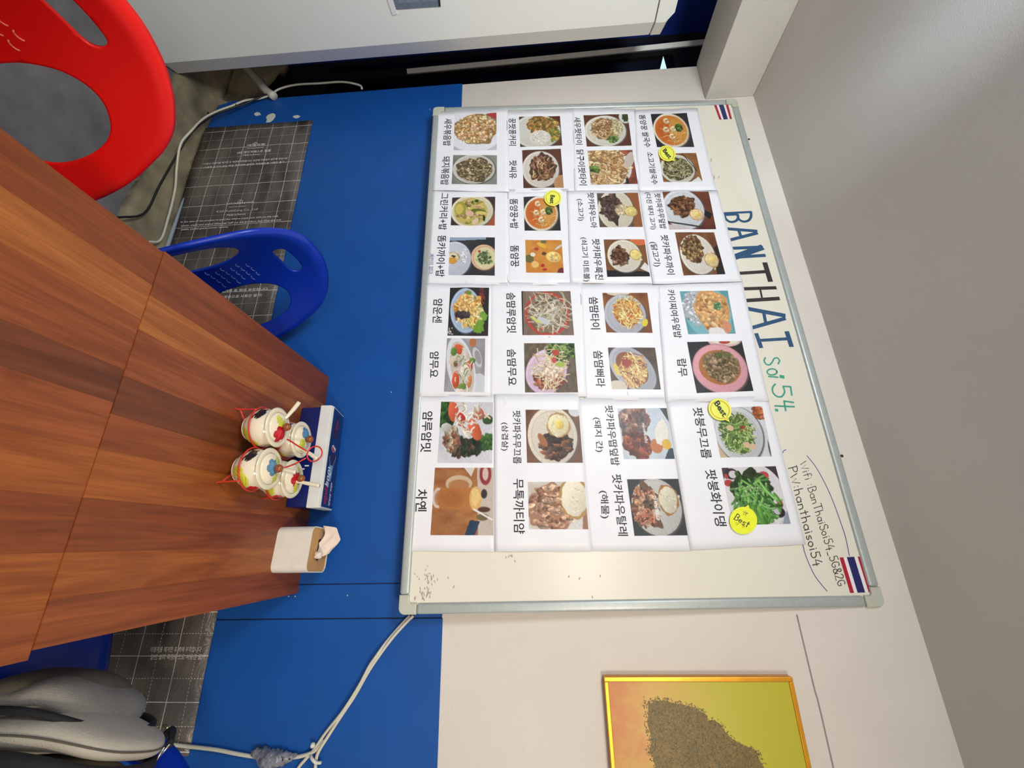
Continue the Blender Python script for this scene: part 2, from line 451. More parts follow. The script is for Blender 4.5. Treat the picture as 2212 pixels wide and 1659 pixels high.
def text_mesh(s, bold=0.0):
    key = (s, bold)
    if key in _font_cache: return _font_cache[key]
    cu = bpy.data.curves.new('t', 'FONT'); cu.body = s; cu.size = 1.0; cu.resolution_u = 3; cu.offset = bold; cu.fill_mode = 'FRONT'
    o = bpy.data.objects.new('t', cu); COL.objects.link(o)
    dg = bpy.context.evaluated_depsgraph_get(); dg.update()
    me = bpy.data.meshes.new_from_object(o.evaluated_get(dg))
    n = len(me.vertices); co = np.zeros(n*3, np.float32); me.vertices.foreach_get('co', co); co = co.reshape(-1, 3)
    fs = [tuple(p.vertices) for p in me.polygons]
    COL.objects.unlink(o); bpy.data.objects.remove(o); bpy.data.curves.remove(cu); bpy.data.meshes.remove(me)
    lo, hi = co[:, :2].min(0), co[:, :2].max(0)
    _font_cache[key] = ((co[:, :2]-lo)/(hi-lo), fs)
    return _font_cache[key]


def text_on(name, s, S0, S1, Sup, place, m, parent, bold=0.0):
    """place: function (s,t)->xyz ; S0 baseline start, S1 baseline end, Sup top of the first letter, plane coordinates"""
    uv, fs = text_mesh(s, bold)
    S0, S1, Sup = map(np.asarray, (S0, S1, Sup))
    vs = [place(*(S0+(S1-S0)*u+(Sup-S0)*v)) for u, v in uv]
    return link(name, mesh(name, vs, fs), m, parent)


# film lettering, small and pale
def wallp(y): return lambda s, t: (s, y, t)


FT = [('ⓒ', (-1.580, .262), .022, .022), ('에라파펠', (-1.571, .241), .075, .012), ('urapapel', (-1.552, .243), .07, .008), ('HIS 게이지베스트 필름', (-1.534, .205), .145, .014), ('Made in Korea', (-1.515, .235), .07, .007),
      ('*시공시 이형지를 제거한 후 벽면에 부착합니다. 표면에 이물질이 없도록 하십시오', (-1.483, .07), .36, .011), ('사용중 습기가 있는 벽은 제외하며 실리콘 측정용으로 사용은 불가', (-1.463, .08), .34, .011),
      ('ⓒ', (-1.272, .266), .02, .02), ('urapapel', (-1.262, .222), .105, .010), ('Made Well Wallpaper', (-1.242, .236), .07, .006), ('KGS KumGang Co., Ltd', (-1.226, .19), .165, .013), ('Made in Korea', (-1.204, .236), .075, .008),
      ('In the case of the product to peel the release paper and stick on the wall,', (-1.184, .055), .39, .010), ('water, mold and sealed (they can half cut the product, but they are not', (-1.166, .06), .40, .011), ('usable, peeled goods cannot reverse.', (-1.147, .065), .19, .010),
      ('이형지를 제거한 후 벽에 부착합니다.', (-0.86, .23), .24, .012), ('일반 실리 측정용으로 사용은 불가!', (-0.835, .23), .22, .012)]
# the film is laid on its side: its lettering runs up the wall
for s, (x, z), L, h in FT:
    text_on('film_lettering', s, (x+h, z), (x+h, z+L), (x, z), wallp(-0.0103), M['white_ink'] if 'KGS' not in s else M['pvc'], film_l, 0.004)
for s, (x, z), L, h in [('이형지를 제거한 후 벽에 부착합니다', (.245, .36), .14, .013), ('일반 실리 측정용으로 사용은 불가', (.262, .365), .15, .013)]:
    text_on('film_lettering', s, (x+h, z), (x+h, z+L), (x, z), wallp(-0.0103), M['pvc'], film_r, 0.004)

# bare plaster chips on the blue panel above the film
for (px, py, w, h, sd) in ((585, 254, .035, .03, 1), (640, 252, .012, .022, 2), (556, 246, .014, .02, 3)):
    p = on_y(px, py, -0.006); r2 = np.random.RandomState(sd); k = 11
    pts = [(w*(0.6+0.4*r2.rand())*math.cos(2*math.pi*i/k), h*(0.45+0.55*r2.rand())*math.sin(2*math.pi*i/k)) for i in range(k)]
    me = mesh('chip', [(p[0]+a, -0.0062, p[2]+b) for a, b in pts]+[(p[0]+a, -0.0045, p[2]+b) for a, b in pts], [tuple(range(k))]+[(i, (i+1) % k, k+(i+1) % k, k+i) for i in range(k)])
    link('bare_chip', me, M['flake'], wall)
for (px, py) in ((623, 1288), (637, 1288), (750, 1286), (845, 847)):
    p = on_y(px, py, -0.006); link('paint_speck', lathe_mesh('speck', [(0, 0.0015), (.0016, .0005), (.0018, -.001)], 8), M['flake'], wall, loc=(p[0], -0.0058, p[2])).rotation_euler = (math.pi/2, 0, 0)

# ------------------------------------------------------------------ whiteboard
BX0, BX1 = -1.632, 0.168
BO0, BO1, BZ0, BZ1 = 0.067, 0.008, 1.0364, 2.2451
TV = np.array([0, BO0-BO1, BZ1-BZ0]); BH = np.linalg.norm(TV); TV = TV/BH      # up along the board
SV = np.array([1.0, 0, 0]); NV = np.cross(SV, TV)                             # outward normal
O0 = np.array([BX0, -BO0, BZ0]); BW = BX1-BX0
board = empty('whiteboard', O0)
tag(board, 'large aluminium-framed whiteboard hung on the wall, almost covered with menu sheets', 'whiteboard')
FACE = -0.006


def bp(px, py, h=FACE):
    d = ray(px, py); o = O0+NV*h
    t = ((o-CAM)@NV)/(d@NV); X = CAM+d*t-O0
    return np.array([X@SV, X@TV])


def bw(s, t, h): return O0+SV*s+TV*t+NV*h          # world
def bl(s, t, h): return SV*s+TV*t+NV*h             # board-local


def board_box(name, s0, s1, t0, t1, h0, h1, m, bev=0.0, seg=2, parent=board):
    b = box_bm((s0, t0, h0), (s1, t1, h1), bev, seg)
    for v in b.verts: v.co = Vector(bl(*v.co))
    bmesh.ops.recalc_face_normals(b, faces=b.faces[:])
    return link(name, fin(b, name, seg > 2), m, parent)


board_box('panel', 0.006, BW-0.006, 0.006, BH-0.006, -0.016, FACE, M['board'])
FRW, CR = 0.026, 0.045
for nm, a in (('frame_rail', (CR, BW-CR, 0, FRW)), ('frame_rail', (CR, BW-CR, BH-FRW, BH)), ('frame_rail', (0, FRW, CR, BH-CR)), ('frame_rail', (BW-FRW, BW, CR, BH-CR))):
    board_box(nm, a[0], a[1], a[2], a[3], -0.02, 0.0, M['alu'], bev=0.007, seg=4)
for sx, sz in ((0, 0), (1, 0), (0, 1), (1, 1)):
    # rounded L-shaped corner piece
    pts = [(CR, 0), (CR, FRW)]+[(FRW+0.006*(1-math.sin(a)), FRW+0.006*(1-math.cos(a))) for a in np.linspace(0, math.pi/2, 5)]+[(FRW, CR), (0, CR)]+[(0.016*(1-math.cos(a)), 0.016*(1-math.sin(a))) for a in np.linspace(0, math.pi/2, 7)]
    me = prism_mesh('corner', pts, -0.021, 0.001, 0.003, 2)
    for v in me.vertices:
        s, t, h = v.co
        s = BW-s if sx else s; t = BH-t if sz else t
        v.co = Vector(bl(s, t, h))
    b = bmesh.new(); b.from_mesh(me); bmesh.ops.recalc_face_normals(b, faces=b.faces[:]); b.to_mesh(me); b.free()
    link('frame_corner', me, M['corner'], board)
# hanging hooks on the top rail
for (px, py) in ((1620, 302), (1826, 985)):
    s, t = bp(px, py, -0.01)
    b = lathe_mesh('hook', [(0, .004), (.009, .004), (.011, .002), (.011, -.004), (0, -.004)], 16)
    o = link('hanging_hook', b, M['corner'], board); o.location = Vector(bl(s, BH+0.006, -0.012)); o.rotation_euler = (math.pi/2-0.05, 0, 0)
    k = link('hook_screw', lathe_mesh('hs', [(0, .006), (.004, .0055), (.0045, .003)], 10), M['screw'], o)


def stroke(pts, w, h, m, name, parent, place=bl, loc=None):
    """thin inked ribbon along points in plane coordinates"""
    pts = [np.asarray(p, float) for p in pts]; vs, fs = [], []
    N = len(pts)
    for i, p in enumerate(pts):
        t = pts[min(i+1, N-1)]-pts[max(i-1, 0)]; t = t/(np.linalg.norm(t)+1e-9); nrm = np.array([-t[1], t[0]])*w/2
        e = -t*w*0.3 if i == 0 else (t*w*0.3 if i == N-1 else 0)
        for k in (-1, 1): vs.append(place(*(p+e+nrm*k), h))
    for i in range(N-1): fs.append((2*i, 2*i+2, 2*i+3, 2*i+1))
    return vs, fs


def strokes(name, polys, w, h, m, parent, place=bl):
    V, Fc = [], []
    for i, p in enumerate(polys):
        vs, fs = stroke(p, w if not isinstance(w, list) else w[i], h+0.00003*i, m, name, parent, place); k = len(V); V += vs; Fc += [tuple(a+k for a in f) for f in fs]
    return link(name, mesh(name, V, Fc), m, parent)


def zz(pts, ox, oy, sc): return [bp(ox+x/sc, oy+y/sc) for x, y in pts]


def curve2(pts, n=6): return [np.array(p[:2]) for p in smooth_path([(a, b, 0) for a, b in pts], n)]


INK = FACE+0.0003
Z = lambda pts: zz(pts, 1560, 440, 3.456)
ZC = lambda pts: Z(curve2(pts))
px = lambda k: k*0.00205      # rough metres per picture pixel in this strip of the board
strokes('marker_letter', [Z([(15, 72), (215, 62)]), ZC([(15, 75), (26, 112), (60, 136), (100, 130), (118, 108), (114, 82)]), ZC([(116, 85), (124, 116), (160, 134), (198, 124), (215, 95), (214, 62)]), Z([(30, 84), (112, 80)])], px(4.5), INK, M['navy_marker'], board)
strokes('marker_letter', [Z([(42, 188), (255, 205)]), Z([(63, 270), (258, 220)]), Z([(125, 205), (140, 245)])], [px(6), px(6), px(5)], INK, M['navy_marker'], board)
strokes('marker_letter', [Z([(78, 333), (296, 324)]), Z([(98, 400), (316, 386)]), Z([(290, 328), (102, 396)])], [px(6), px(6), px(11)], INK, M['navy_marker'], board)
strokes('marker_letter', [Z([(127, 520), (330, 507)]), Z([(320, 448), (358, 574)])], [px(6), px(8)], INK, M['black_marker'], board)
strokes('marker_letter', [Z([(155, 636), (397, 628)]), Z([(173, 724), (420, 708)]), Z([(284, 640), (298, 708)])], [px(6), px(6.5), px(3)], INK, M['black_marker'], board)
strokes('marker_letter', [Z([(195, 785), (462, 835)]), Z([(228, 925), (465, 858)]), Z([(312, 825), (325, 890)])], [px(7), px(6), px(5)], INK, M['navy_marker'], board)
strokes('marker_letter', [Z([(280, 1021), (498, 1008)]), Z([(256, 975), (290, 1070)]), Z([(484, 962), (515, 1060)])], [px(5), px(6), px(7)], INK, M['navy_marker'], board)
circ = lambda cx, cy, rx, ry, n=14, a0=0, a1=2*math.pi: [(cx+rx*math.cos(a), cy+ry*math.sin(a)) for a in np.linspace(a0, a1, n)]
strokes('marker_letter', [ZC([(418, 1196), (428, 1172), (412, 1152), (388, 1157), (372, 1185), (352, 1203), (328, 1198), (313, 1172), (322, 1150)]), Z(circ(372, 1256, 37, 23)),
                          Z([(346, 1290), (416, 1296)]), Z([(436, 1290), (456, 1294)])], [px(2.3), px(2.3), px(2.3), px(5)], INK, M['green_marker'], board)
strokes('marker_letter', [Z([(520, 1430), (510, 1366)]), Z([(510, 1366), (455, 1364)]), ZC([(455, 1364), (466, 1404), (446, 1438), (412, 1440), (380, 1412), (376, 1374), (396, 1346)])], px(2.4), INK, M['green_marker'], board)
strokes('marker_letter', [Z([(532, 1484), (462, 1474)]), Z([(462, 1474), (474, 1545)]), Z([(394, 1510), (538, 1516)]), Z([(400, 1540), (412, 1543)])], [px(2.4), px(2.4), px(2.4), px(4)], INK, M['green_marker'], board)

# a small single-stroke alphabet for the handwriting (unit box, y up)
_c = lambda cx, cy, rx, ry, a0, a1, n=9: [(cx+rx*math.cos(math.radians(a)), cy+ry*math.sin(math.radians(a))) for a in np.linspace(a0, a1, n)]
GL = {'W': (.75, [[(0, .8), (.18, 0), (.36, .6), (.54, 0), (.75, .85)]]), 'i': (.18, [[(.09, 0), (.09, .52)], [(.08, .72), (.1, .76)]]), 'f': (.36, [_c(.26, .8, .12, .14, 20, 180)+[(.14, 0)], [(0, .5), (.34, .52)]]),
      ':': (.2, [[(.08, .12), (.1, .16)], [(.08, .52), (.1, .56)]]), 'B': (.55, [[(.08, 0), (.08, 1)], [(.08, 1)]+_c(.25, .76, .22, .22, 80, -90)+_c(.25, .27, .27, .26, 90, -90)+[(.04, 0)]]),
      'a': (.46, [_c(.22, .26, .2, .25, 40, 360), [(.42, .5), (.42, 0)]]), 'n': (.46, [[(.05, .5), (.05, 0)], [(.05, .3)]+_c(.22, .3, .17, .2, 170, 0)+[(.4, 0)]]), 'T': (.55, [[(0, 1), (.58, 1)], [(.28, 1), (.28, 0)]]),
      'h': (.46, [[(.05, 1), (.05, 0)], [(.05, .3)]+_c(.22, .32, .17, .2, 170, 0)+[(.4, 0)]]), 'S': (.5, [[(.46, .86)]+_c(.26, .76, .2, .23, 40, 250)+_c(.25, .26, .22, .27, 80, -150)]), 'o': (.42, [_c(.2, .27, .19, .25, 90, 450, 13)]),
      '5': (.5, [[(.48, 1), (.12, .98), (.1, .58)]+_c(.22, .3, .24, .29, 110, -140)]), '4': (.5, [[(.3, 1), (.02, .35), (.48, .35)], [(.38, .62), (.36, -.1)]]), '_': (.42, [[(.05, -.04), (.38, -.04)]]),
      'G': (.56, [[(.48, .86)]+_c(.28, .5, .26, .46, 50, 320)+[(.5, .42), (.28, .42)]]), '&': (.52, [[(.5, .05), (.12, .62)]+_c(.24, .8, .13, .17, 190, -40)+_c(.2, .24, .2, .24, 80, 320)+[(.5, .45)]]),
      '2': (.46, [_c(.22, .76, .2, .22, 170, -30)+[(.02, .02), (.46, .02)]]), 'P': (.5, [[(.08, 0), (.08, 1)], [(.0, .98)]+_c(.24, .74, .22, .24, 90, -90)+[(.08, .48)]]), 's': (.4, [[(.34, .5)]+_c(.2, .4, .14, .12, 60, 250, 6)+_c(.18, .14, .15, .14, 70, -150, 6)]),
      't': (.36, [[(.16, .9), (.16, .02)], [(0, .6), (.34, .62)]]), 'e': (.42, [[(.04, .28), (.38, .3)]+_c(.21, .27, .18, .25, 10, 320)]), ' ': (.22, [])}


def handwrite(name, s, p0, p1, hpx, w, m, parent, h=INK, flip=1, split=None):
    p0, p1 = np.asarray(p0, float), np.asarray(p1, float)
    W = sum(GL[c][0]+.1 for c in s)-.1; d = p1-p0; L = np.linalg.norm(d); u = d/L; v = np.array([u[1], -u[0]])*hpx
    x = 0.0; polys = []
    for c in s:
        for pl in GL[c][1]:
            polys.append([bp(*(p0+d*((x+a)/W)+v*b)) for a, b in pl])
        x += GL[c][0]+.1
    return strokes(name, polys, w, h, m, parent)


handwrite('handwritten_line', 'Wifi :BanThaiSoi54_5G&2G', (1727.5, 1000), (1810, 1268), 18, px(.85), M['thin_black'], board)
handwrite('handwritten_line', 'PW:hanthaisoi54', (1702, 1010), (1758, 1224), 19.5, px(1.1), M['thin_black'], board)
Z2 = lambda pts: zz(curve2(pts), 1660, 960, 4.88)
strokes('pen_arc', [Z2([(405, 118), (500, 240), (600, 420), (680, 600), (760, 820), (812, 980), (852, 1172)]), Z2([(360, 1055), (395, 1180), (480, 1370), (560, 1480), (618, 1547)]), Z2([(150, 88), (162, 66), (185, 56)])], px(.95), INK, M['blue_pen'], board)
rs = np.random.RandomState(9)
sm = []
for (cx, cy, n_, sp_) in ((925, 1246, 26, 16), (918, 1278, 20, 14), (905, 1300, 8, 12), (1537, 345, 3, 5), (1545, 380, 4, 6), (1260, 1255, 4, 40), (955, 1262, 3, 30), (945, 242, 4, 14), (1100, 1202, 5, 8)):
    for _ in range(n_):
        x, y = cx+rs.normal()*sp_*.7, cy+rs.normal()*sp_*.5
        if n_ > 5 and not (888 < x < 946): x = 900+rs.rand()*40
        if y > 1303: continue
        if 1170 < y < 1194: y = 1203
        sm.append([bp(x, y), bp(x+rs.uniform(-2, 2), y+rs.uniform(1, 6))])
strokes('marker_smudge', sm, px(.9), INK, M['smudge'], board)['kind'] = 'stuff'


# ------------------------------------------------------------------ food pictures (printed, painted point by point)
NXP, NYP = 104, 92
YY, XX = np.mgrid[0:NYP, 0:NXP]; XX = (XX+0.5)/NXP; YY = (YY+0.5)/NYP


def vnoise(sx, sy, seed, oc=3):
    r = np.random.RandomState(seed); out = np.zeros((NYP, NXP)); amp = 1.0; tot = 0
    for o in range(oc):
        gx, gy = max(2, int(sx*2**o)+2), max(2, int(sy*2**o)+2)
        g = r.rand(gy, gx); x = XX*(gx-1.001); y = YY*(gy-1.001); xi = x.astype(int); yi = y.astype(int); fx = x-xi; fy = y-yi
        fx = fx*fx*(3-2*fx); fy = fy*fy*(3-2*fy)
        out += amp*((g[yi, xi]*(1-fx)+g[yi, xi+1]*fx)*(1-fy)+(g[yi+1, xi]*(1-fx)+g[yi+1, xi+1]*fx)*fy); tot += amp; amp *= .55
    return out/tot


class Pic:
    """coordinates as seen in the photograph: x to the picture's right, y down, 0..1"""
    def __init__(s, c, c2=None, sx=3, sy=3, seed=1):
        s.r = np.random.RandomState(seed); s.seed = seed; c = np.array(c, float); c2 = np.array(c2 if c2 is not None else c*0.8, float)
        n = np.clip((vnoise(sx, sy, seed)-.5)*1.6+.5, 0, 1)[..., None]; s.a = c*(1-n)+c2*n

    def blend(s, m, c): m = np.clip(m, 0, 1)[..., None]; s.a = s.a*(1-m)+np.array(c, float)*m; return s

    def e(s, cx, cy, rx, ry, c, rot=0, sh=0.0, soft=1.0, wob=0.0):
        a = math.radians(rot); dx, dy = XX-cx, YY-cy; u = (dx*math.cos(a)+dy*math.sin(a))/rx; v = (-dx*math.sin(a)+dy*math.cos(a))/ry
        d = np.sqrt(u*u+v*v)
        if wob: th = np.arctan2(v, u); ph = s.r.rand(4)*6.28; d = d*(1+wob*(np.sin(3*th+ph[0])*.5+np.sin(5*th+ph[1])*.35+np.sin(8*th+ph[2])*.25+np.sin(13*th+ph[3])*.2))
        m = np.clip((1-d)*min(rx, ry)*NXP/soft+.5, 0, 1)
        if sh:
            f = 1+sh*(-(u+v)*.5)
            s.a = s.a*(1-m[..., None])+np.clip(np.array(c, float)*f[..., None], 0, 255)*m[..., None]
        else: s.blend(m, c)
        return s

    def plate(s, cx, cy, rx, ry, c=(228, 224, 215), rot=0, rim=.86):
        c = np.array(c, float)
        s.e(cx+.012, cy+.015, rx*1.03, ry*1.03, c*.45, rot, soft=3); s.e(cx, cy, rx, ry, c, rot, sh=.08); s.e(cx, cy, rx*rim, ry*rim, c*.90, rot); s.e(cx, cy, rx*(rim-.03), ry*(rim-.03), c*.97, rot, sh=.05); return s

    def poly(s, pts, c, soft=1.0):
        ins = np.zeros(XX.shape, bool); P = pts
        for i in range(len(P)):
            (x0, y0), (x1, y1) = P[i], P[(i+1) % len(P)]
            cnd = ((y0 > YY) != (y1 > YY)); xi = (x1-x0)*(YY-y0)/((y1-y0) if abs(y1-y0) > 1e-9 else 1e-9)+x0
            ins ^= cnd & (XX < xi)
        s.blend(ins.astype(float), c); return s

    def dot(s, x, y, r, c, asp=1.0, rot=0, sh=.35):
        R = max(r, r*asp)+.02; x0, x1 = int((x-R)*NXP), int((x+R)*NXP)+1; y0, y1 = int((y-R)*NYP), int((y+R)*NYP)+1
        x0, y0 = max(x0, 0), max(y0, 0); x1, y1 = min(x1, NXP), min(y1, NYP)
        if x1 <= x0 or y1 <= y0: return
        X, Y = XX[y0:y1, x0:x1]-x, YY[y0:y1, x0:x1]-y; ca, sa = math.cos(rot), math.sin(rot); u = (X*ca+Y*sa)/(r*asp); v = (-X*sa+Y*ca)/r
        m = np.clip((1-np.sqrt(u*u+v*v))*r*NXP+.6, 0, 1)[..., None]; f = (1+sh*(-(u+v)*.6))[..., None]
        s.a[y0:y1, x0:x1] = s.a[y0:y1, x0:x1]*(1-m)+np.clip(np.array(c, float)*f, 0, 255)*m

    def pile(s, cx, cy, rx, ry, pal, n=260, size=.022, asp=1.5, base=None, rot=0, wob=.12, sh=.4, ang=None, edge=.95):
        s.e(cx, cy, rx, ry, base if base is not None else np.mean(pal, axis=0)*.72, rot, wob=wob); a = math.radians(rot)
        for _ in range(n):
            q, t = math.sqrt(s.r.rand())*edge, s.r.rand()*6.283; u, v = q*math.cos(t)*rx, q*math.sin(t)*ry
            x, y = cx+u*math.cos(a)-v*math.sin(a), cy+u*math.sin(a)+v*math.cos(a); c = np.array(pal[s.r.randint(len(pal))])*(.82+.36*s.r.rand())
            k_ = 3 if size > .03 else 1; sz = size*(.6+.8*s.r.rand())*(.74 if k_ > 1 else 1); ro = s.r.rand()*3.14 if ang is None else math.radians(ang)+s.r.normal()*.35
            for q_ in range(k_):
                s.dot(x+s.r.normal()*sz*.5*(q_ > 0), y+s.r.normal()*sz*.5*(q_ > 0), sz*(1-.22*q_), c*(1-.08*q_+.1*s.r.normal()*(q_ > 0)), asp*(.7+.6*s.r.rand()), ro+.5*q_, sh*.8)
        return s

    def strands(s, cx, cy, rx, ry, pal, n=60, w=.009, L=.25, curl=2.0, rot=None, spread=3.14):
        for _ in range(n):
            q, t = math.sqrt(s.r.rand()), s.r.rand()*6.283; x, y = cx+q*math.cos(t)*rx, cy+q*math.sin(t)*ry
            a = (s.r.rand()-.5)*2*spread if rot is None else math.radians(rot)+s.r.normal()*spread; k = s.r.normal()*curl; c = np.array(pal[s.r.randint(len(pal))])*(.85+.3*s.r.rand()); st = w*.9
            for i in range(int(L*(.6+.8*s.r.rand())/st)):
                s.dot(x, y, w, c, 1.0, 0, .3); x += math.cos(a)*st; y += math.sin(a)*st; a += k*st*6
                if (x-cx)**2/(rx*1.25)**2+(y-cy)**2/(ry*1.25)**2 > 1: break
        return s

    def egg(s, cx, cy, r, yolk=True, rim=(196, 130, 60), white=(240, 228, 200), ry=None):
        ry = ry or r
        s.e(cx, cy, r*1.08, ry*1.08, rim, wob=.07); s.e(cx-.01*0, cy, r*.95, ry*.95, white, wob=.06, sh=.12)
        for _ in range(14): s.dot(cx+s.r.normal()*r*.45, cy+s.r.normal()*ry*.45, .02, np.array(white)*(.92+.1*s.r.rand()), 1.4, s.r.rand()*3, .15)
        if yolk: s.e(cx+r*.1, cy-r*.05, r*.42, ry*.42, (244, 214, 110), sh=.2)
        return s

    def shrimp(s, x, y, r, c=(250, 214, 180), c2=(232, 140, 80)):
        for i, t in enumerate(np.linspace(.4, 5.3, 16)): s.dot(x+math.cos(t)*r, y+math.sin(t)*r, r*.52, c if i % 3 else c2, 1, 0, .25)
        return s

    def out(s):
        g = 1+(vnoise(50, 44, s.seed+5, 1)-.5)*.07
        a = s.a*g[..., None]; l = a.mean(-1, keepdims=True)
        return np.clip((l+(a-l)*.88)*.96, 6, 245)


WOODB, WOODD, DARK = (152, 92, 54), (104, 54, 34), (44, 42, 44)
BROWN = [(92, 56, 34), (124, 80, 48), (70, 42, 28), (150, 104, 66)]
GREEN = [(70, 104, 40), (110, 144, 60), (52, 80, 34), (150, 172, 96)]
NOOD = [(214, 170, 112), (184, 132, 76), (232, 200, 150), (156, 104, 60)]
PAP = [(238, 214, 128), (240, 190, 90), (226, 150, 60), (250, 232, 160)]
DISH = {}


def d(k):
    def w(f): DISH[k] = f; return f
    return w


@d('A1')
def _(): p = Pic((206, 206, 214), (190, 190, 200), seed=11); p.e(.48, .45, .66, .6, (238, 238, 246)); p.e(.88, .1, .2, .1, (190, 60, 60)); p.pile(.5, .42, .52, .42, [(206, 152, 84), (228, 186, 122), (176, 122, 62), (240, 212, 160)], 420, .02, 1.6); [p.shrimp(x, y, .07) for x, y in ((.5, .38), (.7, .6), (.2, .62), (.85, .3))]; return p
@d('A2')
def _(): p = Pic((150, 148, 140), (120, 118, 112), seed=12); p.plate(.48, .48, .47, .5, (206, 202, 192)); p.pile(.5, .5, .4, .4, [(110, 92, 56), (84, 68, 44), (150, 130, 88), (190, 170, 130)], 360, .018, 1.8); return p
@d('B1')
def _(): p = Pic(WOODD, (90, 40, 30), seed=13); p.plate(.42, .5, .56, .56, (222, 218, 206)); p.pile(.56, .3, .38, .28, [(196, 138, 62), (214, 164, 84), (160, 108, 44), (128, 120, 50)], 200, .035, 1.4, wob=.2); p.pile(.82, .6, .12, .25, [(200, 150, 60), (120, 130, 50)], 60, .03, 1.5); p.e(.5, .72, .25, .25, (222, 216, 200), sh=.12); p.pile(.5, .72, .22, .22, [(236, 232, 218), (214, 208, 194)], 120, .012, 1.5, base=(222, 216, 200), wob=0, sh=.12); return p
@d('B2')
def _(): p = Pic(WOODD, (86, 48, 40), seed=14); p.plate(.45, .52, .46, .47, (226, 214, 200)); p.pile(.5, .48, .32, .33, [(128, 78, 52), (92, 54, 40), (156, 104, 72), (74, 60, 44)], 120, .045, 1.5, wob=.22); p.strands(.5, .5, .26, .26, NOOD, 24, .008, .2); p.plate(.98, .9, .22, .22, (196, 140, 92)); return p
@d('C1')
def _(): p = Pic(WOODD, (96, 52, 36), seed=15); p.plate(.45, .52, .46, .48, (226, 220, 204)); p.pile(.46, .45, .32, .32, NOOD, 60, .02, 2, base=(150, 110, 72)); p.strands(.46, .46, .28, .28, NOOD+[(120, 82, 52)], 90, .009, .3); p.pile(.72, .42, .12, .25, [(232, 214, 160)], 60, .012, 2); p.pile(.6, .78, .12, .1, GREEN, 50, .025, 1.4); p.plate(.93, .1, .14, .2, (230, 226, 214)); p.pile(.94, .1, .08, .12, [(60, 78, 44)], 30, .02); return p
@d('C2')
def _(): p = Pic((190, 90, 60), (70, 44, 40), seed=16); p.e(.3, .5, .62, .62, (226, 218, 206)); p.pile(.32, .5, .52, .56, NOOD, 120, .03, 1.8, base=(176, 130, 80)); p.strands(.32, .5, .5, .52, NOOD+[(236, 206, 150)], 190, .011, .34); p.pile(.35, .2, .25, .15, [(206, 150, 84), (226, 180, 120)], 40, .04); p.pile(.12, .55, .1, .1, GREEN, 20, .03); p.e(.9, .3, .1, .25, (206, 190, 178), 20); p.e(.78, .93, .03, .12, DARK); return p
@d('D1')
def _(): p = Pic(DARK, (60, 56, 56), seed=17); p.plate(.47, .5, .47, .5, (240, 228, 206), rim=.9); p.e(.47, .5, .42, .44, (222, 122, 42)); p.e(.6, .5, .28, .36, (226, 158, 70), soft=18); p.e(.3, .5, .2, .3, (216, 96, 34), soft=16); p.strands(.5, .62, .3, .26, [(232, 180, 100), (214, 140, 60)], 50, .006, .2); [p.shrimp(x, y, .055, (246, 226, 190), (236, 190, 130)) for x, y in ((.35, .48), (.55, .46), (.48, .68), (.4, .22))]; p.pile(.7, .42, .1, .12, GREEN, 50, .018); return p
@d('D2')
def _(): p = Pic((166, 112, 60), (140, 88, 44), 2, 9, seed=18); p.plate(.42, .55, .44, .5, (222, 214, 194), rim=.9); p.pile(.42, .54, .37, .4, [(104, 92, 64), (132, 126, 84), (150, 150, 100), (74, 62, 48)], 280, .02, 1.7); p.strands(.45, .6, .3, .3, [(176, 172, 120), (200, 190, 150)], 50, .007, .15); [p.dot(.62+i*.022, .02+i*.045, .018, (40, 38, 38)) for i in range(14)]; p.poly([(.7, 1), (.92, .82), (1, 1)], (232, 230, 226)); return p
@d('C3')
def _(): p = Pic((104, 88, 72), (96, 76, 60), seed=19); p.poly([(.72, 0), (1, 0), (1, 1), (.8, 1)], (156, 94, 52)); p.plate(.42, .5, .42, .58, (222, 212, 188)); p.pile(.32, .42, .23, .4, [(92, 72, 66), (70, 54, 52), (120, 90, 76)], 110, .05, 1.3, wob=.25); p.pile(.56, .48, .14, .16, [(214, 190, 150)], 40, .03); p.egg(.77, .55, .14, True, (190, 150, 80), (226, 208, 130)); return p
@d('C4')
def _(): p = Pic((142, 92, 50), (124, 78, 44), 2, 8, seed=20); p.poly([(0, .82), (1, .86), (1, 1), (0, 1)], (34, 36, 40)); p.e(.85, .05, .22, .12, (226, 110, 60)); p.plate(.46, .45, .4, .43, (226, 218, 198)); p.pile(.35, .46, .2, .25, BROWN+[(150, 110, 90)], 100, .035, 1.3, wob=.2); p.egg(.73, .42, .13, True, (204, 140, 60), (240, 222, 130)); p.poly([(.8, .78), (.92, .62), (1, .72), (1, .9)], (230, 226, 224)); return p
@d('D3')
def _(): p = Pic((130, 70, 46), (100, 46, 34), seed=21); p.plate(.38, .48, .44, .52, (216, 218, 222)); p.pile(.38, .4, .27, .26, BROWN, 170, .03, 1.5, wob=.2); p.egg(.64, .62, .14, True, (206, 140, 80), (238, 206, 150)); [p.dot(.02+i*.03, .8+i*.006, .02, (50, 50, 54)) for i in range(24)]; p.poly([(.84, .5), (.98, .6), (.9, .75), (.8, .62)], (32, 32, 36)); p.poly([(.0, .86), (.3, .9), (.5, 1), (0, 1)], (206, 190, 190)); return p
@d('D4')
def _(): p = Pic((144, 92, 54), (110, 62, 38), 7, 2, seed=22); p.poly([(.86, .4), (1, .3), (1, 1), (.8, 1)], (48, 36, 34)); p.plate(.45, .52, .42, .46, (232, 222, 208)); p.pile(.36, .4, .25, .3, [(120, 84, 52), (92, 62, 38), (152, 116, 76), (180, 150, 90)], 120, .04, 1.2, wob=.22); p.egg(.76, .66, .16, True, (190, 140, 80), (230, 206, 150)); return p
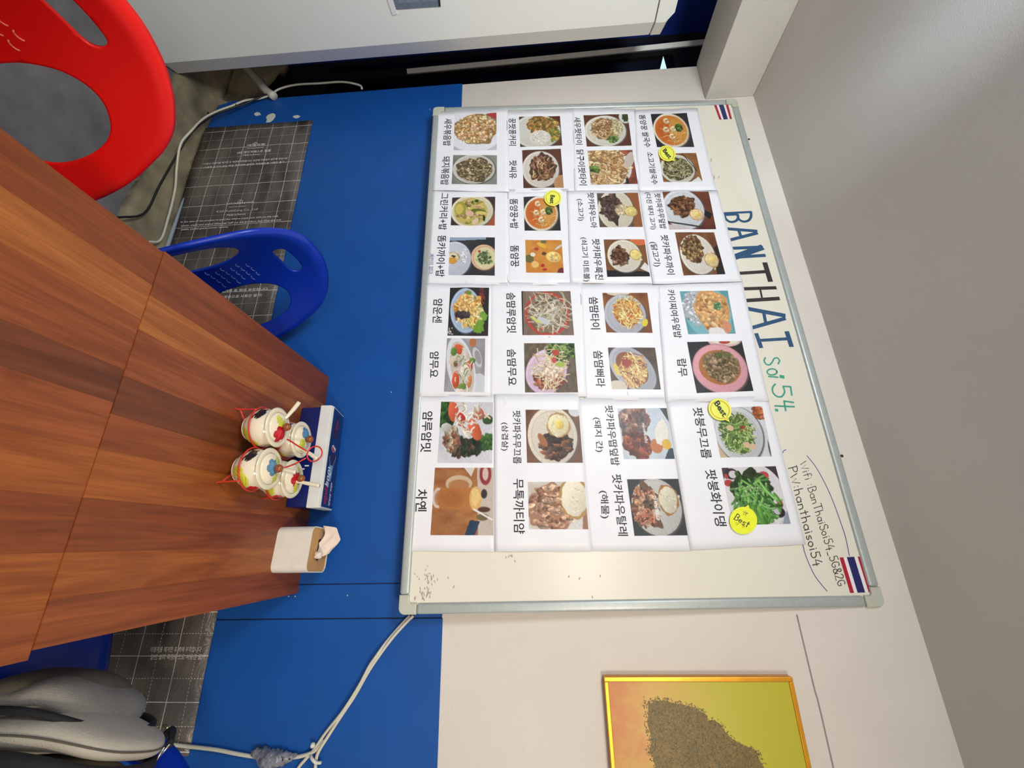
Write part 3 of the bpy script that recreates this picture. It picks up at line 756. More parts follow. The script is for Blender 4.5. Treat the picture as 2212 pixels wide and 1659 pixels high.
@d('A3')
def _(): p = Pic((74, 50, 46), (60, 44, 44), seed=23); p.poly([(.88, .6), (1, .5), (1, 1), (.8, 1)], (178, 84, 50)); p.plate(.47, .5, .48, .58, (232, 224, 190), rim=.9); p.e(.45, .52, .38, .48, (206, 184, 92)); p.pile(.45, .5, .34, .42, [(222, 196, 112), (196, 176, 84), (228, 178, 140), (150, 150, 60)], 60, .055, 1.4, base=(210, 186, 96)); p.e(.2, .4, .13, .24, (168, 164, 56)); p.e(.18, .42, .09, .18, (220, 196, 90)); p.e(.62, .5, .18, .08, (104, 120, 40), 15); p.e(.68, .56, .13, .06, (226, 206, 100), 10); p.e(.57, .14, .05, .05, (52, 80, 36)); p.e(.42, .58, .09, .1, (232, 186, 152)); p.e(.56, .85, .06, .12, (238, 200, 172), 20); p.e(.75, .75, .03, .1, (50, 58, 36)); return p
@d('A4')
def _(): p = Pic((46, 48, 50), (66, 66, 66), seed=24); p.poly([(0, 0), (.8, 0), (.8, .06), (0, .1)], (150, 174, 196)); p.plate(.12, .58, .36, .46, (206, 210, 224)); p.egg(.08, .55, .14, True, (190, 140, 70), (226, 214, 180)); p.e(.07, .62, .1, .08, (226, 160, 54)); p.strands(.09, .5, .04, .04, [(30, 30, 50)], 5, .008, .1, 0); p.pile(.32, .5, .06, .2, [(226, 226, 234)], 50, .02, 1, base=(214, 216, 226)); p.plate(.76, .53, .28, .33, (226, 180, 140)); p.e(.78, .55, .23, .28, (224, 214, 160)); p.pile(.78, .56, .16, .17, [(96, 120, 70), (150, 166, 120), (70, 92, 50)], 36, .035, 1.4, wob=.2, base=(190, 190, 140)); p.e(.66, .38, .03, .03, (190, 50, 30)); return p
@d('B3')
def _(): p = DISH['D1'](); p.seed = 25; return p
@d('B4')
def _(): p = Pic((230, 158, 62), (216, 130, 44), 4, 4, seed=26); [p.e(*a) for a in ((.45, .16, .14, .06, (246, 186, 60), 30), (.25, .75, .1, .1, (248, 196, 110)), (.3, .28, .06, .05, (190, 70, 50)), (.45, .78, .05, .05, (196, 50, 40)), (.5, .9, .06, .04, (200, 60, 40)), (.1, .58, .12, .12, (110, 110, 60)), (.5, .06, .08, .05, (110, 116, 70)), (.2, .45, .07, .06, (240, 230, 210)), (.5, .42, .06, .05, (100, 70, 60)))]; p.e(.75, .52, .2, .16, (248, 206, 110), 10, sh=.15); p.shrimp(.76, .52, .09, (252, 222, 150), (240, 180, 80)); p.e(.9, .22, .14, .03, (214, 210, 206), -40); p.e(.95, 1, .12, .16, (120, 50, 60)); return p
@d('A5')
def _(): p = Pic((58, 54, 50), (48, 46, 44), seed=27); p.plate(.42, .48, .38, .46, (172, 196, 226), -8); p.strands(.82, .2, .07, .16, [(130, 56, 46)], 22, .005, .2); p.e(.72, .78, .18, .15, (120, 168, 54), 20, wob=.2); p.e(.86, .6, .1, .1, (126, 176, 60), wob=.2); p.pile(.48, .45, .33, .33, PAP+[(240, 160, 70)], 60, .05, 1.8, wob=.15, base=(236, 180, 90)); p.strands(.5, .5, .3, .3, PAP, 60, .01, .2); p.pile(.35, .57, .2, .05, [(60, 50, 60), (84, 70, 72)], 40, .03, 1.5, rot=0); [p.shrimp(x, y, .07, (250, 206, 130), (240, 160, 70)) for x, y in ((.35, .38), (.62, .42), (.4, .25))]; p.e(.5, .12, .06, .04, (96, 150, 60)); p.strands(.08, .92, .05, .08, [(236, 236, 236)], 6, .007, .1, 3); return p
@d('A6')
def _(): p = Pic((176, 172, 176), (150, 146, 150), seed=28); p.e(.68, .08, .09, .09, (196, 120, 70)); p.e(.8, .36, .1, .2, (206, 206, 210), -25); p.e(.82, .36, .07, .14, (160, 158, 164), -25); p.e(.85, .86, .22, .2, (214, 216, 222)); p.e(.4, .56, .33, .62, (226, 228, 236), -22); p.e(.42, .56, .27, .52, (206, 196, 184), -22); [p.e(x, y, rx, ry, c, r, sh=.2, wob=.06) for x, y, rx, ry, c, r in ((.35, .22, .16, .09, (216, 92, 50), 20), (.2, .26, .08, .08, (96, 140, 60), 0), (.25, .45, .16, .11, (206, 188, 170), 0), (.5, .3, .07, .13, (222, 210, 196), -30), (.62, .5, .08, .13, (222, 92, 54), 10), (.28, .78, .09, .16, (222, 84, 40), 0), (.5, .64, .13, .14, (226, 212, 196), 20), (.62, .8, .06, .13, (224, 140, 80), 10), (.45, .9, .1, .06, (120, 150, 70), 0), (.42, 1.0, .13, .06, (224, 212, 200), 0), (.26, .5, .05, .04, (130, 90, 70), 0), (.68, .42, .08, .05, (104, 150, 64), 0))]; p.strands(.45, .6, .2, .35, [(232, 226, 214), (120, 150, 70)], 24, .009, .12); return p
@d('B5')
def _(): p = Pic((150, 126, 108), (120, 98, 84), 8, 2, seed=29); p.e(0, .5, .03, 1, (40, 36, 38)); p.e(.5, .52, .44, .5, (200, 74, 60)); p.e(.5, .52, .38, .43, (120, 96, 80)); p.pile(.5, .5, .37, .42, [(196, 184, 150), (150, 132, 110), (176, 110, 84), (214, 206, 180)], 70, .045, 1.5, base=(140, 120, 96)); p.strands(.56, .45, .4, .42, [(206, 200, 172), (186, 176, 140), (222, 218, 196)], 80, .0065, .30, .6); p.e(.42, .68, .13, .07, (206, 206, 214), 25); p.e(.28, .66, .14, .03, (216, 220, 120), 35); return p
@d('B6')
def _(): p = Pic((128, 112, 92), (98, 84, 68), 14, 10, seed=30); p.plate(.42, .58, .38, .46, (226, 196, 222), 25); p.pile(.75, .15, .3, .22, GREEN, 90, .05, 1.3, wob=.25); p.pile(.45, .75, .28, .17, [(150, 74, 54), (176, 100, 70), (190, 130, 90)], 60, .03, 2); p.strands(.5, .5, .3, .4, [(232, 204, 158), (214, 170, 120), (240, 222, 184)], 90, .008, .22, 1); p.pile(.52, .6, .22, .1, [(236, 208, 180)], 40, .025, 1.6, base=(214, 160, 120)); p.e(.62, .2, .07, .06, (206, 70, 50)); p.e(.58, .35, .05, .06, (216, 80, 64)); p.e(.7, .44, .09, .05, (176, 196, 70), 10); return p
@d('C5')
def _(): p = Pic((160, 96, 52), (120, 64, 36), 6, 2, seed=31); p.e(.35, 0, .26, .08, (222, 210, 180)); p.plate(.45, .55, .45, .5, (186, 186, 196)); p.e(.5, .5, .29, .34, (190, 100, 50)); p.strands(.52, .48, .27, .34, PAP+[(230, 120, 60)], 130, .009, .22, .5); p.e(.86, .75, .06, .1, (236, 212, 50), 20); return p
@d('C6')
def _(): p = Pic((108, 84, 66), (80, 62, 50), 5, 5, seed=32); p.plate(.47, .52, .4, .6, (180, 182, 192), -32); p.e(.12, .95, .2, .16, (222, 210, 190)); p.e(.46, .5, .27, .42, (150, 90, 56), -32); p.strands(.46, .5, .25, .38, [(224, 180, 110), (206, 150, 80), (236, 206, 140), (160, 90, 60)], 140, .01, .28, .7, 55, .6); p.e(.36, .38, .1, .1, (176, 70, 60), wob=.2); p.e(.14, .53, .05, .15, (236, 206, 90), -15); return p
@d('D5')
def _(): p = Pic((108, 176, 184), (90, 160, 170), seed=33); p.e(.5, .5, .48, .62, (126, 190, 198)); p.pile(.25, .4, .25, .4, [(220, 222, 228), (190, 196, 204), (160, 166, 172)], 130, .02, 1.4, base=(176, 182, 190)); p.e(.6, .46, .36, .48, (222, 162, 98), wob=.1); p.pile(.6, .45, .33, .46, [(218, 160, 98), (228, 176, 114), (208, 142, 80), (232, 190, 136)], 220, .028, 1.7, wob=.1, base=(218, 160, 98), sh=.25); p.e(.62, .95, .2, .1, (236, 232, 230), wob=.15); p.e(.84, .84, .09, .14, (226, 150, 110), wob=.1); p.pile(.72, .37, .07, .09, [(84, 130, 84), (110, 160, 110)], 30, .02); return p
@d('D6')
def _(): p = Pic(DARK, (30, 30, 34), seed=34); p.e(.68, 0, .3, .12, (226, 190, 180)); p.e(.7, -.01, .25, .08, (236, 228, 210)); p.e(.68, .02, .1, .04, (200, 60, 50)); p.plate(.5, .54, .48, .48, (236, 164, 174), rim=.99); p.e(.5, .52, .37, .34, (186, 112, 50)); p.pile(.54, .5, .31, .31, [(150, 122, 90), (120, 98, 66), (176, 146, 110), (96, 84, 50)], 300, .022, 1.4, base=(140, 106, 66)); p.pile(.6, .28, .16, .06, GREEN, 16, .012, base=(120, 104, 66)); return p
@d('A7')
def _(): p = Pic((222, 222, 228), (206, 206, 214), seed=35); p.pile(.08, .2, .16, .25, [(70, 120, 50), (50, 90, 40)], 30, .06); p.pile(.85, .68, .16, .12, [(70, 120, 50), (60, 100, 40)], 30, .05); p.pile(.5, .75, .3, .14, [(70, 58, 50), (110, 80, 60), (40, 60, 40)], 50, .045, wob=.2); p.pile(.25, .62, .15, .2, [(150, 100, 76), (200, 180, 150)], 40, .04); [p.e(x, y, rx, ry, c, r, sh=.2, wob=.05) for x, y, rx, ry, c, r in ((.25, .17, .1, .17, (224, 96, 60), -10), (.66, .46, .1, .2, (226, 100, 60), -30), (.4, .28, .08, .13, (200, 50, 44), 0), (.72, .2, .12, .1, (196, 110, 90), 20), (.13, .43, .1, .07, (196, 196, 190), 0), (.5, .5, .05, .13, (240, 230, 214), -30), (.9, .3, .1, .08, (60, 90, 50), 0))]; p.strands(.58, .28, .3, .24, [(226, 216, 190), (234, 228, 210), (200, 170, 140)], 34, .012, .16, 2.5); return p
@d('A8')
def _(): p = Pic((192, 126, 70), (156, 92, 48), 3, 8, seed=36); p.poly([(.72, 0), (1, 0), (1, 1), (.75, 1)], (206, 190, 176)); p.poly([(.62, .78), (.78, .8), (.7, 1), (.54, 1)], (34, 62, 92)); p.e(.86, .1, .1, .17, (160, 50, 50)); p.e(.86, .1, .05, .1, (220, 190, 180)); p.poly([(.5, 0), (.68, 0), (.62, .14)], (226, 214, 206)); p.e(.42, .25, .22, .13, (214, 184, 150)); p.e(.42, .27, .17, .085, (190, 126, 72)); p.e(.09, .46, .1, .15, (222, 200, 184)); p.e(.1, .46, .07, .11, (186, 140, 110)); p.poly([(.12, .32), (.62, .3), (.74, .34), (.76, .6), (.62, .66), (.12, .6), (.06, .46)], (196, 122, 60)); p.e(.3, .46, .2, .14, (180, 104, 46), soft=10); p.e(.7, .47, .1, .18, (236, 180, 100)); p.e(.7, .45, .07, .13, (246, 206, 130), wob=.2); p.e(.84, .4, .05, .07, (50, 50, 50)); p.e(.84, .63, .1, .04, (90, 50, 40)); p.e(.82, .74, .1, .05, (120, 100, 60)); [p.dot(.68+i*.012, .63+i*.006, .012, (224, 222, 220)) for i in range(26)]; return p
@d('B7')
def _(): p = Pic((140, 96, 66), (112, 72, 50), 3, 3, seed=37); p.e(.92, .02, .12, .12, (214, 214, 220)); p.plate(.48, .5, .45, .55, (228, 216, 198)); p.pile(.55, .68, .28, .24, [(88, 66, 58), (66, 48, 44), (112, 84, 70), (150, 96, 62)], 80, .045, 1.8, wob=.25, ang=-30); p.e(.3, .58, .06, .14, (176, 110, 60), -30); p.egg(.6, .3, .2, True, (190, 150, 90), (236, 226, 180), ry=.22); return p
@d('B8')
def _(): p = Pic((196, 180, 158), (220, 214, 206), seed=38); p.e(.8, 1, .4, .5, (224, 220, 214)); p.poly([(.92, .75), (1, .6), (1, 1), (.9, 1)], (170, 120, 90)); p.pile(.38, .55, .4, .46, [(206, 156, 124), (184, 130, 100), (224, 178, 146), (160, 108, 82)], 130, .05, 1.7, wob=.2, base=(176, 126, 98)); p.egg(.8, .35, .24, False, (196, 150, 84), (240, 232, 206), ry=.4); return p
@d('C7')
def _(): p = Pic((190, 206, 222), (210, 218, 226), seed=39); p.poly([(.85, 0), (1, 0), (1, .3)], (70, 76, 70)); p.poly([(.8, 1), (.92, .78), (1, .8), (1, 1)], (60, 76, 84)); p.pile(.3, .25, .3, .28, [(130, 84, 70), (160, 120, 100), (190, 150, 126), (110, 96, 100)], 60, .06, 1.6, wob=.15); p.pile(.32, .72, .28, .24, [(140, 66, 44), (110, 50, 36), (170, 86, 54)], 40, .07, 1.2, wob=.12); p.e(.68, .75, .12, .14, (206, 120, 60)); p.e(.82, .5, .13, .26, (238, 234, 220), 10, wob=.1); p.e(.88, .72, .09, .1, (236, 186, 60)); return p
@d('C8')
def _(): p = Pic((62, 66, 70), (54, 58, 60), seed=40); p.plate(.5, .5, .47, .5, (206, 204, 200), rim=.96); p.pile(.3, .5, .25, .38, [(196, 140, 104), (170, 112, 80), (222, 176, 140), (130, 80, 60), (86, 80, 60)], 90, .045, 1.5, wob=.25); p.strands(.3, .7, .2, .15, [(206, 130, 100), (190, 110, 80)], 14, .012, .2); p.egg(.74, .38, .18, False, (176, 120, 60), (222, 216, 190), ry=.25); p.e(.5, .6, .08, .06, (220, 214, 200), soft=6); return p
@d('D7')
def _(): p = Pic((214, 214, 220), (226, 226, 230), seed=41); p.e(.04, .85, .14, .4, (214, 184, 150)); p.plate(.45, .55, .45, .55, (208, 210, 214), rim=.84); p.pile(.9, .14, .1, .13, [(176, 84, 44), (196, 110, 64)], 30, .03); p.pile(.42, .52, .3, .37, [(96, 128, 50), (60, 92, 34), (140, 166, 80)], 60, .03, 2, base=(86, 104, 44)); p.strands(.42, .52, .28, .34, [(110, 150, 60), (150, 182, 90), (70, 104, 40), (180, 190, 130)], 130, .01, .24, .8); [p.e(x, y, .07, .06, (226, 190, 150), 20, wob=.1) for x, y in ((.3, .42), (.55, .76), (.66, .8))]; p.strands(.55, .45, .06, .06, [(160, 50, 30)], 7, .01, .08); p.e(.97, .85, .012, .14, (30, 30, 34)); return p
@d('D8')
def _(): p = Pic((214, 212, 216), (196, 196, 204), seed=42); p.poly([(0, 0), (.14, 0), (0, .22)], (84, 56, 60)); p.poly([(.78, 0), (1, 0), (1, .3)], (66, 50, 54)); p.poly([(1, .7), (.86, 1), (1, 1)], (150, 160, 180)); p.e(.5, .5, .55, .58, (226, 222, 224)); [p.e(*a) for a in ((.16, .12, .12, .1, (44, 40, 44)), (.19, .13, .08, .07, (214, 210, 212)), (.85, .8, .1, .09, (44, 42, 44)), (.82, .78, .06, .06, (206, 202, 206)), (.08, .28, .08, .06, (196, 50, 50)), (.74, .16, .09, .07, (200, 70, 70)), (.9, .66, .05, .07, (190, 50, 44)), (.06, .16, .03, .05, (196, 60, 60)))]; p.pile(.48, .38, .37, .3, [(44, 70, 28), (62, 92, 36), (34, 54, 24)], 80, .04, 2.2, wob=.2, ang=60, base=(40, 62, 26)); p.strands(.5, .55, .36, .36, [(70, 130, 50), (96, 158, 70), (50, 96, 36), (120, 176, 90)], 90, .017, .34, .4, 75, .7); p.strands(.52, .8, .14, .16, [(96, 160, 60), (80, 140, 50)], 16, .024, .26, .2, 80, .25); [p.dot(.5+p.r.normal()*.12, .42+p.r.normal()*.12, .009, (226, 226, 200)) for _ in range(30)]; return p


# sheet outlines: corners as they hang (low-x/low-y, high-x/low-y, high-x/high-y, low-x/high-y in the photograph)
SHEETS = {
    'A12': ((943, 245), (1097, 237), (1100, 418), (935, 415)), 'B12': ((1094, 242), (1238, 238), (1244, 418), (1094, 418)), 'C12': ((1236, 236), (1372, 236), (1385, 415), (1240, 416)), 'D12': ((1370, 240), (1506, 236), (1547, 414), (1378, 414)),
    'A34': ((936, 409), (1098, 409), (1100, 616), (921, 616)), 'B34': ((1096, 411), (1228, 409), (1236, 617), (1097, 617)), 'C34': ((1224, 414), (1381, 413), (1411, 615), (1231, 613)), 'D34': ((1379, 414), (1549, 413), (1601, 611), (1409, 617)),
    'A56': ((921, 614), (1062, 616), (1060, 856), (905, 858)), 'B56': ((1058, 612), (1258, 612), (1268, 858), (1056, 860)), 'C56': ((1252, 614), (1424, 614), (1441, 868), (1262, 864)), 'D56': ((1418, 614), (1602, 606), (1660, 868), (1437, 870)),
    'A78': ((905, 853), (1070, 854), (1067.5, 1192), (880.5, 1190)), 'B78': ((1067, 853), (1250, 852), (1277, 1191), (1068, 1191)), 'C78': ((1246, 862), (1440, 860), (1494, 1190), (1273, 1190)), 'D78': ((1438, 866), (1657, 856), (1740, 1176), (1490, 1188))}
LIFT = {'A12': .0030, 'B12': .0022, 'C12': .0014, 'D12': .0022, 'A34': .0022, 'B34': .0014, 'C34': .0022, 'D34': .0032, 'A56': .0030, 'B56': .0014, 'C56': .0008, 'D56': .0014, 'A78': .0016, 'B78': .0024, 'C78': .0008, 'D78': .0016}
Q = {'A1': ((983, 251), (1072.6, 246), (1073.3, 326.3), (980, 326.8)), 'A2': ((979.3, 337.2), (1073.6, 337.5), (1073.6, 400.8), (976.1, 400.8)),
     'B1': ((1121, 254), (1209.3, 252.6), (1214.4, 315.8), (1123.7, 319)), 'B2': ((1127.9, 326), (1211, 323), (1217.7, 406.9), (1130.8, 408)),
     'C1': ((1260.1, 250.4), (1355.6, 247.5), (1364.3, 315.5), (1267.4, 317.6)), 'C2': ((1268.8, 326.3), (1365.6, 324.9), (1377.7, 398.7), (1276.4, 400.5)),
     'D1': ((1404.8, 248.6), (1482.6, 246.4), (1499, 319.5), (1418.6, 319.8)), 'D2': ((1422, 333.6), (1503, 332.1), (1517.1, 394), (1432.5, 394.9)),
     'A3': ((977.3, 428.6), (1069.9, 426.8), (1068.8, 488.5), (973.9, 488.2)), 'A4': ((972.2, 514.3), (1069.1, 514.3), (1068.8, 596.5), (969, 595.3)),
     'B3': ((1131, 426.3), (1206.6, 424.6), (1211.3, 499.5), (1133.2, 499.5)), 'B4': ((1134.5, 519.3), (1213.1, 519.8), (1217.7, 590.7), (1136.4, 589.8)),
     'C3': ((1288.7, 419.5), (1377.3, 418.8), (1388.2, 491.5), (1295, 492.2)), 'C4': ((1303.5, 518.8), (1391.8, 518.4), (1403.5, 598.6), (1311.3, 599.3)),
     'D3': ((1430.1, 416.3), (1529.6, 415.6), (1545.9, 496.7), (1445.1, 497.6)), 'D4': ((1457.3, 503.4), (1541.5, 503.4), (1565, 594.9), (1475, 598)),
     'A5': ((972.8, 623.1), (1056.7, 623.1), (1054.6, 727.3), (967.1, 726.3)), 'A6': ((966.2, 732.2), (1048.4, 732.7), (1046.5, 848.5), (959.4, 847.1)),
     'B5': ((1126.2, 630.1), (1232, 629.8), (1239.8, 724.8), (1128.7, 724.8)), 'B6': ((1131.9, 742.1), (1240.5, 742.1), (1248.3, 848.7), (1134.1, 848.7)),
     'C5': ((1300.8, 633.8), (1398, 633.4), (1409.5, 719.6), (1309.7, 718.7)), 'C6': ((1312.9, 751.3), (1414.7, 751.5), (1427.4, 841.7), (1321.6, 841.1)),
     'D5': ((1467.5, 630.4), (1571.3, 628.5), (1588.4, 721.5), (1486.3, 723)), 'D6': ((1483.6, 739.5), (1601.3, 737.1), (1626.4, 845.3), (1504.3, 850)),
     'A7': ((953.4, 868.6), (1065.2, 869.6), (1063.5, 1000.9), (945.3, 1000.2)), 'A8': ((940.1, 1010.8), (1066.2, 1010.8), (1066.2, 1156.4), (930.1, 1156)),
     'B7': ((1135.2, 885.9), (1249.8, 885.9), (1258.7, 1000.2), (1138.4, 1000.2)), 'B8': ((1140.1, 1041.6), (1262.5, 1041), (1270.5, 1143.3), (1142.6, 1143.3)),
     'C7': ((1333.1, 883), (1439.7, 882.1), (1457, 991.5), (1347.2, 992.1)), 'C8': ((1354, 1035.5), (1464.6, 1034.5), (1484.6, 1156.4), (1370.2, 1157.7)),
     'D7': ((1533.4, 882.6), (1645, 878.2), (1667, 986.3), (1555.6, 988.9)), 'D8': ((1557.7, 1011), (1674.5, 1007.3), (1706.6, 1131.7), (1581.2, 1134.3))}
TX = {'A1': [('새우볶음밥', (960.2, 258.3), (957.3, 317.2), 16.5)], 'A2': [('돼지볶음밥', (955.7, 339.8), (952.1, 403), 17.5)],
      'B1': [('꿍팟퐁커리', (1098.7, 257.3), (1099.4, 315.8), 15.8)], 'B2': [('팟씨유', (1100.1, 348), (1100.1, 387.1), 16.5)],
      'C1': [('새우팟타이', (1239, 254.7), (1243.5, 313.7), 14.5)], 'C2': [('닭구이팟타이', (1244.4, 324.5), (1251.6, 401.4), 16)],
      'D1': [('똠양꿍 쌀국수', (1379.1, 249.8), (1391.8, 319.8), 14)], 'D2': [('소고기쌀국수', (1396.3, 330.3), (1407.2, 400.5), 13.5)],
      'C3': [('팟카파우느아', (1267.9, 418.4), (1275.2, 494), 14.5), ('(소고기)', (1244.4, 431.6), (1247.1, 478.1), 14.5)], 'C4': [('팟카파우룩친', (1277.9, 517.5), (1286, 606.1), 17), ('(쇠고기 미트볼)', (1252.2, 514.3), (1258.9, 610.1), 15.5)],
      'D3': [('팟카파우무덮밥', (1412, 419.5), (1425.2, 495.8), 13.8), ('(다진 돼지 고기)', (1390.9, 417.7), (1403.5, 497.6), 13.5)], 'D4': [('팟카파우까이', (1425.8, 508.9), (1439.7, 595.3), 16.5), ('(닭고기)', (1400.8, 524.4), (1409.9, 578.1), 17)],
      'A3': [('그린커리+밥', (952.7, 418.8), (947.3, 498.1), 17.5)], 'A4': [('똠카까이+밥', (946.2, 510.2), (941.1, 599.3), 18.5)],
      'B3': [('똠양꿍+밥', (1101.2, 430.4), (1102.1, 494.8), 17.5)], 'B4': [('똠얌꿍', (1102.4, 530.9), (1103.1, 577.2), 18.5)],
      'A5': [('얌운센', (937.4, 646.9), (934.7, 698.5), 20)], 'A6': [('얌무요', (929.3, 760.3), (927.3, 816.5), 20)],
      'B5': [('솜땀루암밋', (1093.7, 633.4), (1094.8, 720.1), 20)], 'B6': [('솜땀무요', (1094.8, 754.6), (1096.4, 833.6), 20)],
      'C5': [('쏨땀타이', (1271.3, 642.1), (1276.1, 712), 20)], 'C6': [('쏨땀뻐라', (1280.8, 758.5), (1287, 836.4), 20.5)],
      'D5': [('카이찌여우덮밥', (1439.7, 626.6), (1455.5, 731), 16.5)], 'D6': [('랍무', (1461.2, 775.6), (1465, 813.6), 20.5)],
      'A7': [('얌루암밋', (913.7, 889), (908, 977), 22.5)], 'A8': [('차옌', (899.1, 1056.8), (897, 1105.3), 24.5)],
      'B7': [('팟카파우무끄롭', (1107.4, 887.6), (1108.4, 1002.4), 17.5), ('(삼겹살)', (1081.6, 913.3), (1081.6, 974.1), 16.5)], 'B8': [('무톡까티얌', (1108.4, 1034.6), (1109.9, 1153.2), 23)],
      'C7': [('팟카파우땁덮밥', (1305.6, 876), (1319.7, 1006.3), 18), ('(돼지 간)', (1279.5, 902), (1286, 977), 17.5)], 'C8': [('팟카파우탈레', (1320.8, 1024.7), (1334.9, 1157.7), 21), ('(해물)', (1292.6, 1060), (1296.9, 1120.2), 20)],
      'D7': [('팟붕무끄롭', (1494.4, 880.8), (1515, 990.6), 22)], 'D8': [('팟붕화이댕', (1521.5, 1014.5), (1544.3, 1136.5), 24)]}
SAY = {'A12': 'prawn fried rice above dark pork fried rice', 'A34': 'green curry and coconut soup with rice, with blue handwriting', 'A56': 'glass noodle salad and a sausage salad in an oval dish', 'A78': 'mixed seafood salad and a mug of orange iced tea',
       'B12': 'yellow curry with a rice dome and brown fried noodles', 'B34': 'two orange prawn soups, first bowl with a yellow note', 'B56': 'papaya salad in a red bowl and another on a pink plate', 'B78': 'crisp pork belly with egg and garlic pork slices',
       'C12': 'prawn fried noodles and grilled chicken noodles', 'C34': 'basil beef and basil meatballs, each with an egg', 'C56': 'orange papaya salads on two grey plates', 'C78': 'basil liver and basil seafood with white Thai captions',
       'D12': 'orange prawn noodle soup and beef noodle soup', 'D34': 'basil minced pork and basil chicken, curling at its edge', 'D56': 'omelette over rice on a turquoise plate and minced meat on pink', 'D78': 'two plates of stir-fried green morning glory'}
rsh = np.random.RandomState(3)
for key, cs in SHEETS.items():
    q = [bp(*c) for c in cs]; cen = sum(q)/4; h0 = FACE+LIFT[key]; ph = rsh.rand(4)*6.28
    root = empty('menu_sheet', bw(cen[0], cen[1], h0)); tag(root, 'menu sheet showing '+SAY[key], 'menu sheet', 'menu sheets taped on the whiteboard')
    c0 = bl(cen[0], cen[1], h0)
    sx = max(np.linalg.norm(q[3]-q[0]), .1); sy = max(np.linalg.norm(q[1]-q[0]), .1)

    def hgt(s, t, ph=ph, cen=cen, h0=h0, sx=sx, sy=sy, key=key):
        u, v = (s-cen[0])/sx*2, (t-cen[1])/sy*2
        e = max(abs(u), 0)**6*0.0012*(1+math.sin(v*5+ph[0]))+0.0004*(1+math.sin(v*7+ph[1]+u*2))+0.0004*(1+math.sin(u*6+ph[2]))
        if key == 'D34': e += max(0, u)**3*0.004
        if key == 'A12': e += max(0, u-.5)*.004*(1-v)
        return h0+e

    def P(s, t, dh=0.0, c0=c0, hgt=hgt): return bl(s, t, hgt(s, t)+dh)-c0
    nx, ny = 22, 16; vs = []; edge = rsh.normal(size=(4, 24))*.0006
    for j in range(ny+1):
        for i in range(nx+1):
            u, v = i/nx, j/ny       # u along low-x -> high-x (upward), v along y (rightward)
            p = (q[0]*(1-u)+q[1]*u)*(1-v)+(q[3]*(1-u)+q[2]*u)*v
            vs.append(P(*p))
    fs = [(j*(nx+1)+i, (j+1)*(nx+1)+i, (j+1)*(nx+1)+i+1, j*(nx+1)+i+1) for j in range(ny) for i in range(nx)]
    o = link('paper', mesh('paper', vs, fs, True), M['paper'], root)
    so = o.modifiers.new('thick', 'SOLIDIFY'); so.thickness = 0.0003; so.offset = -1
    for dk in (key[0]+key[1], key[0]+key[2]):
        qq = [bp(*c) for c in Q[dk]]; img = DISH[dk]().out(); vs = []
        u = (np.arange(NXP)/(NXP-1)); v = (np.arange(NYP)/(NYP-1))
        for j in range(NYP):
            for i in range(NXP):
                p = (qq[0]*(1-u[i])+qq[1]*u[i])*(1-v[j])+(qq[3]*(1-u[i])+qq[2]*u[i])*v[j]
                vs.append(P(p[0], p[1], 0.0003))
        fs = [(j*NXP+i, (j+1)*NXP+i, (j+1)*NXP+i+1, j*NXP+i+1) for j in range(NYP-1) for i in range(NXP-1)]
        me = mesh('photo', vs, fs, True); paint(me, lin(np.clip(img.reshape(-1, 3)*1.0, 0, 255))*0.92)
        link('food_photo', me, M['print'], root)
        for (s, p0, p1, hp) in TX[dk]:
            p0, p1 = np.array(p0), np.array(p1)
            text_on('dish_name', s, bp(*p0), bp(*p1), bp(p0[0]+hp, p0[1]), lambda a, b, P=P: P(a, b, 0.0004), M['ink'], root, 0.012)
    if key == 'C78':
        for s, p0, p1, hp in (('กระเพราตับ', (1386, 914), (1393.5, 957), 6.5), ('กะเพราทะเล', (1410, 1071), (1418, 1124), 6.5)):
            text_on('caption', s, bp(*p0), bp(*p1), bp(p0[0]+hp, p0[1]), lambda a, b, P=P: P(a, b, 0.0007), M['white_ink'], root, 0.02)
    if key == 'A34':
        text_on('pen_note', '계란이 없다.', bp(928.5, 549), bp(926, 595), bp(938, 549), lambda a, b, P=P: P(a, b, 0.0005), M['blue_pen'], root, 0.006)


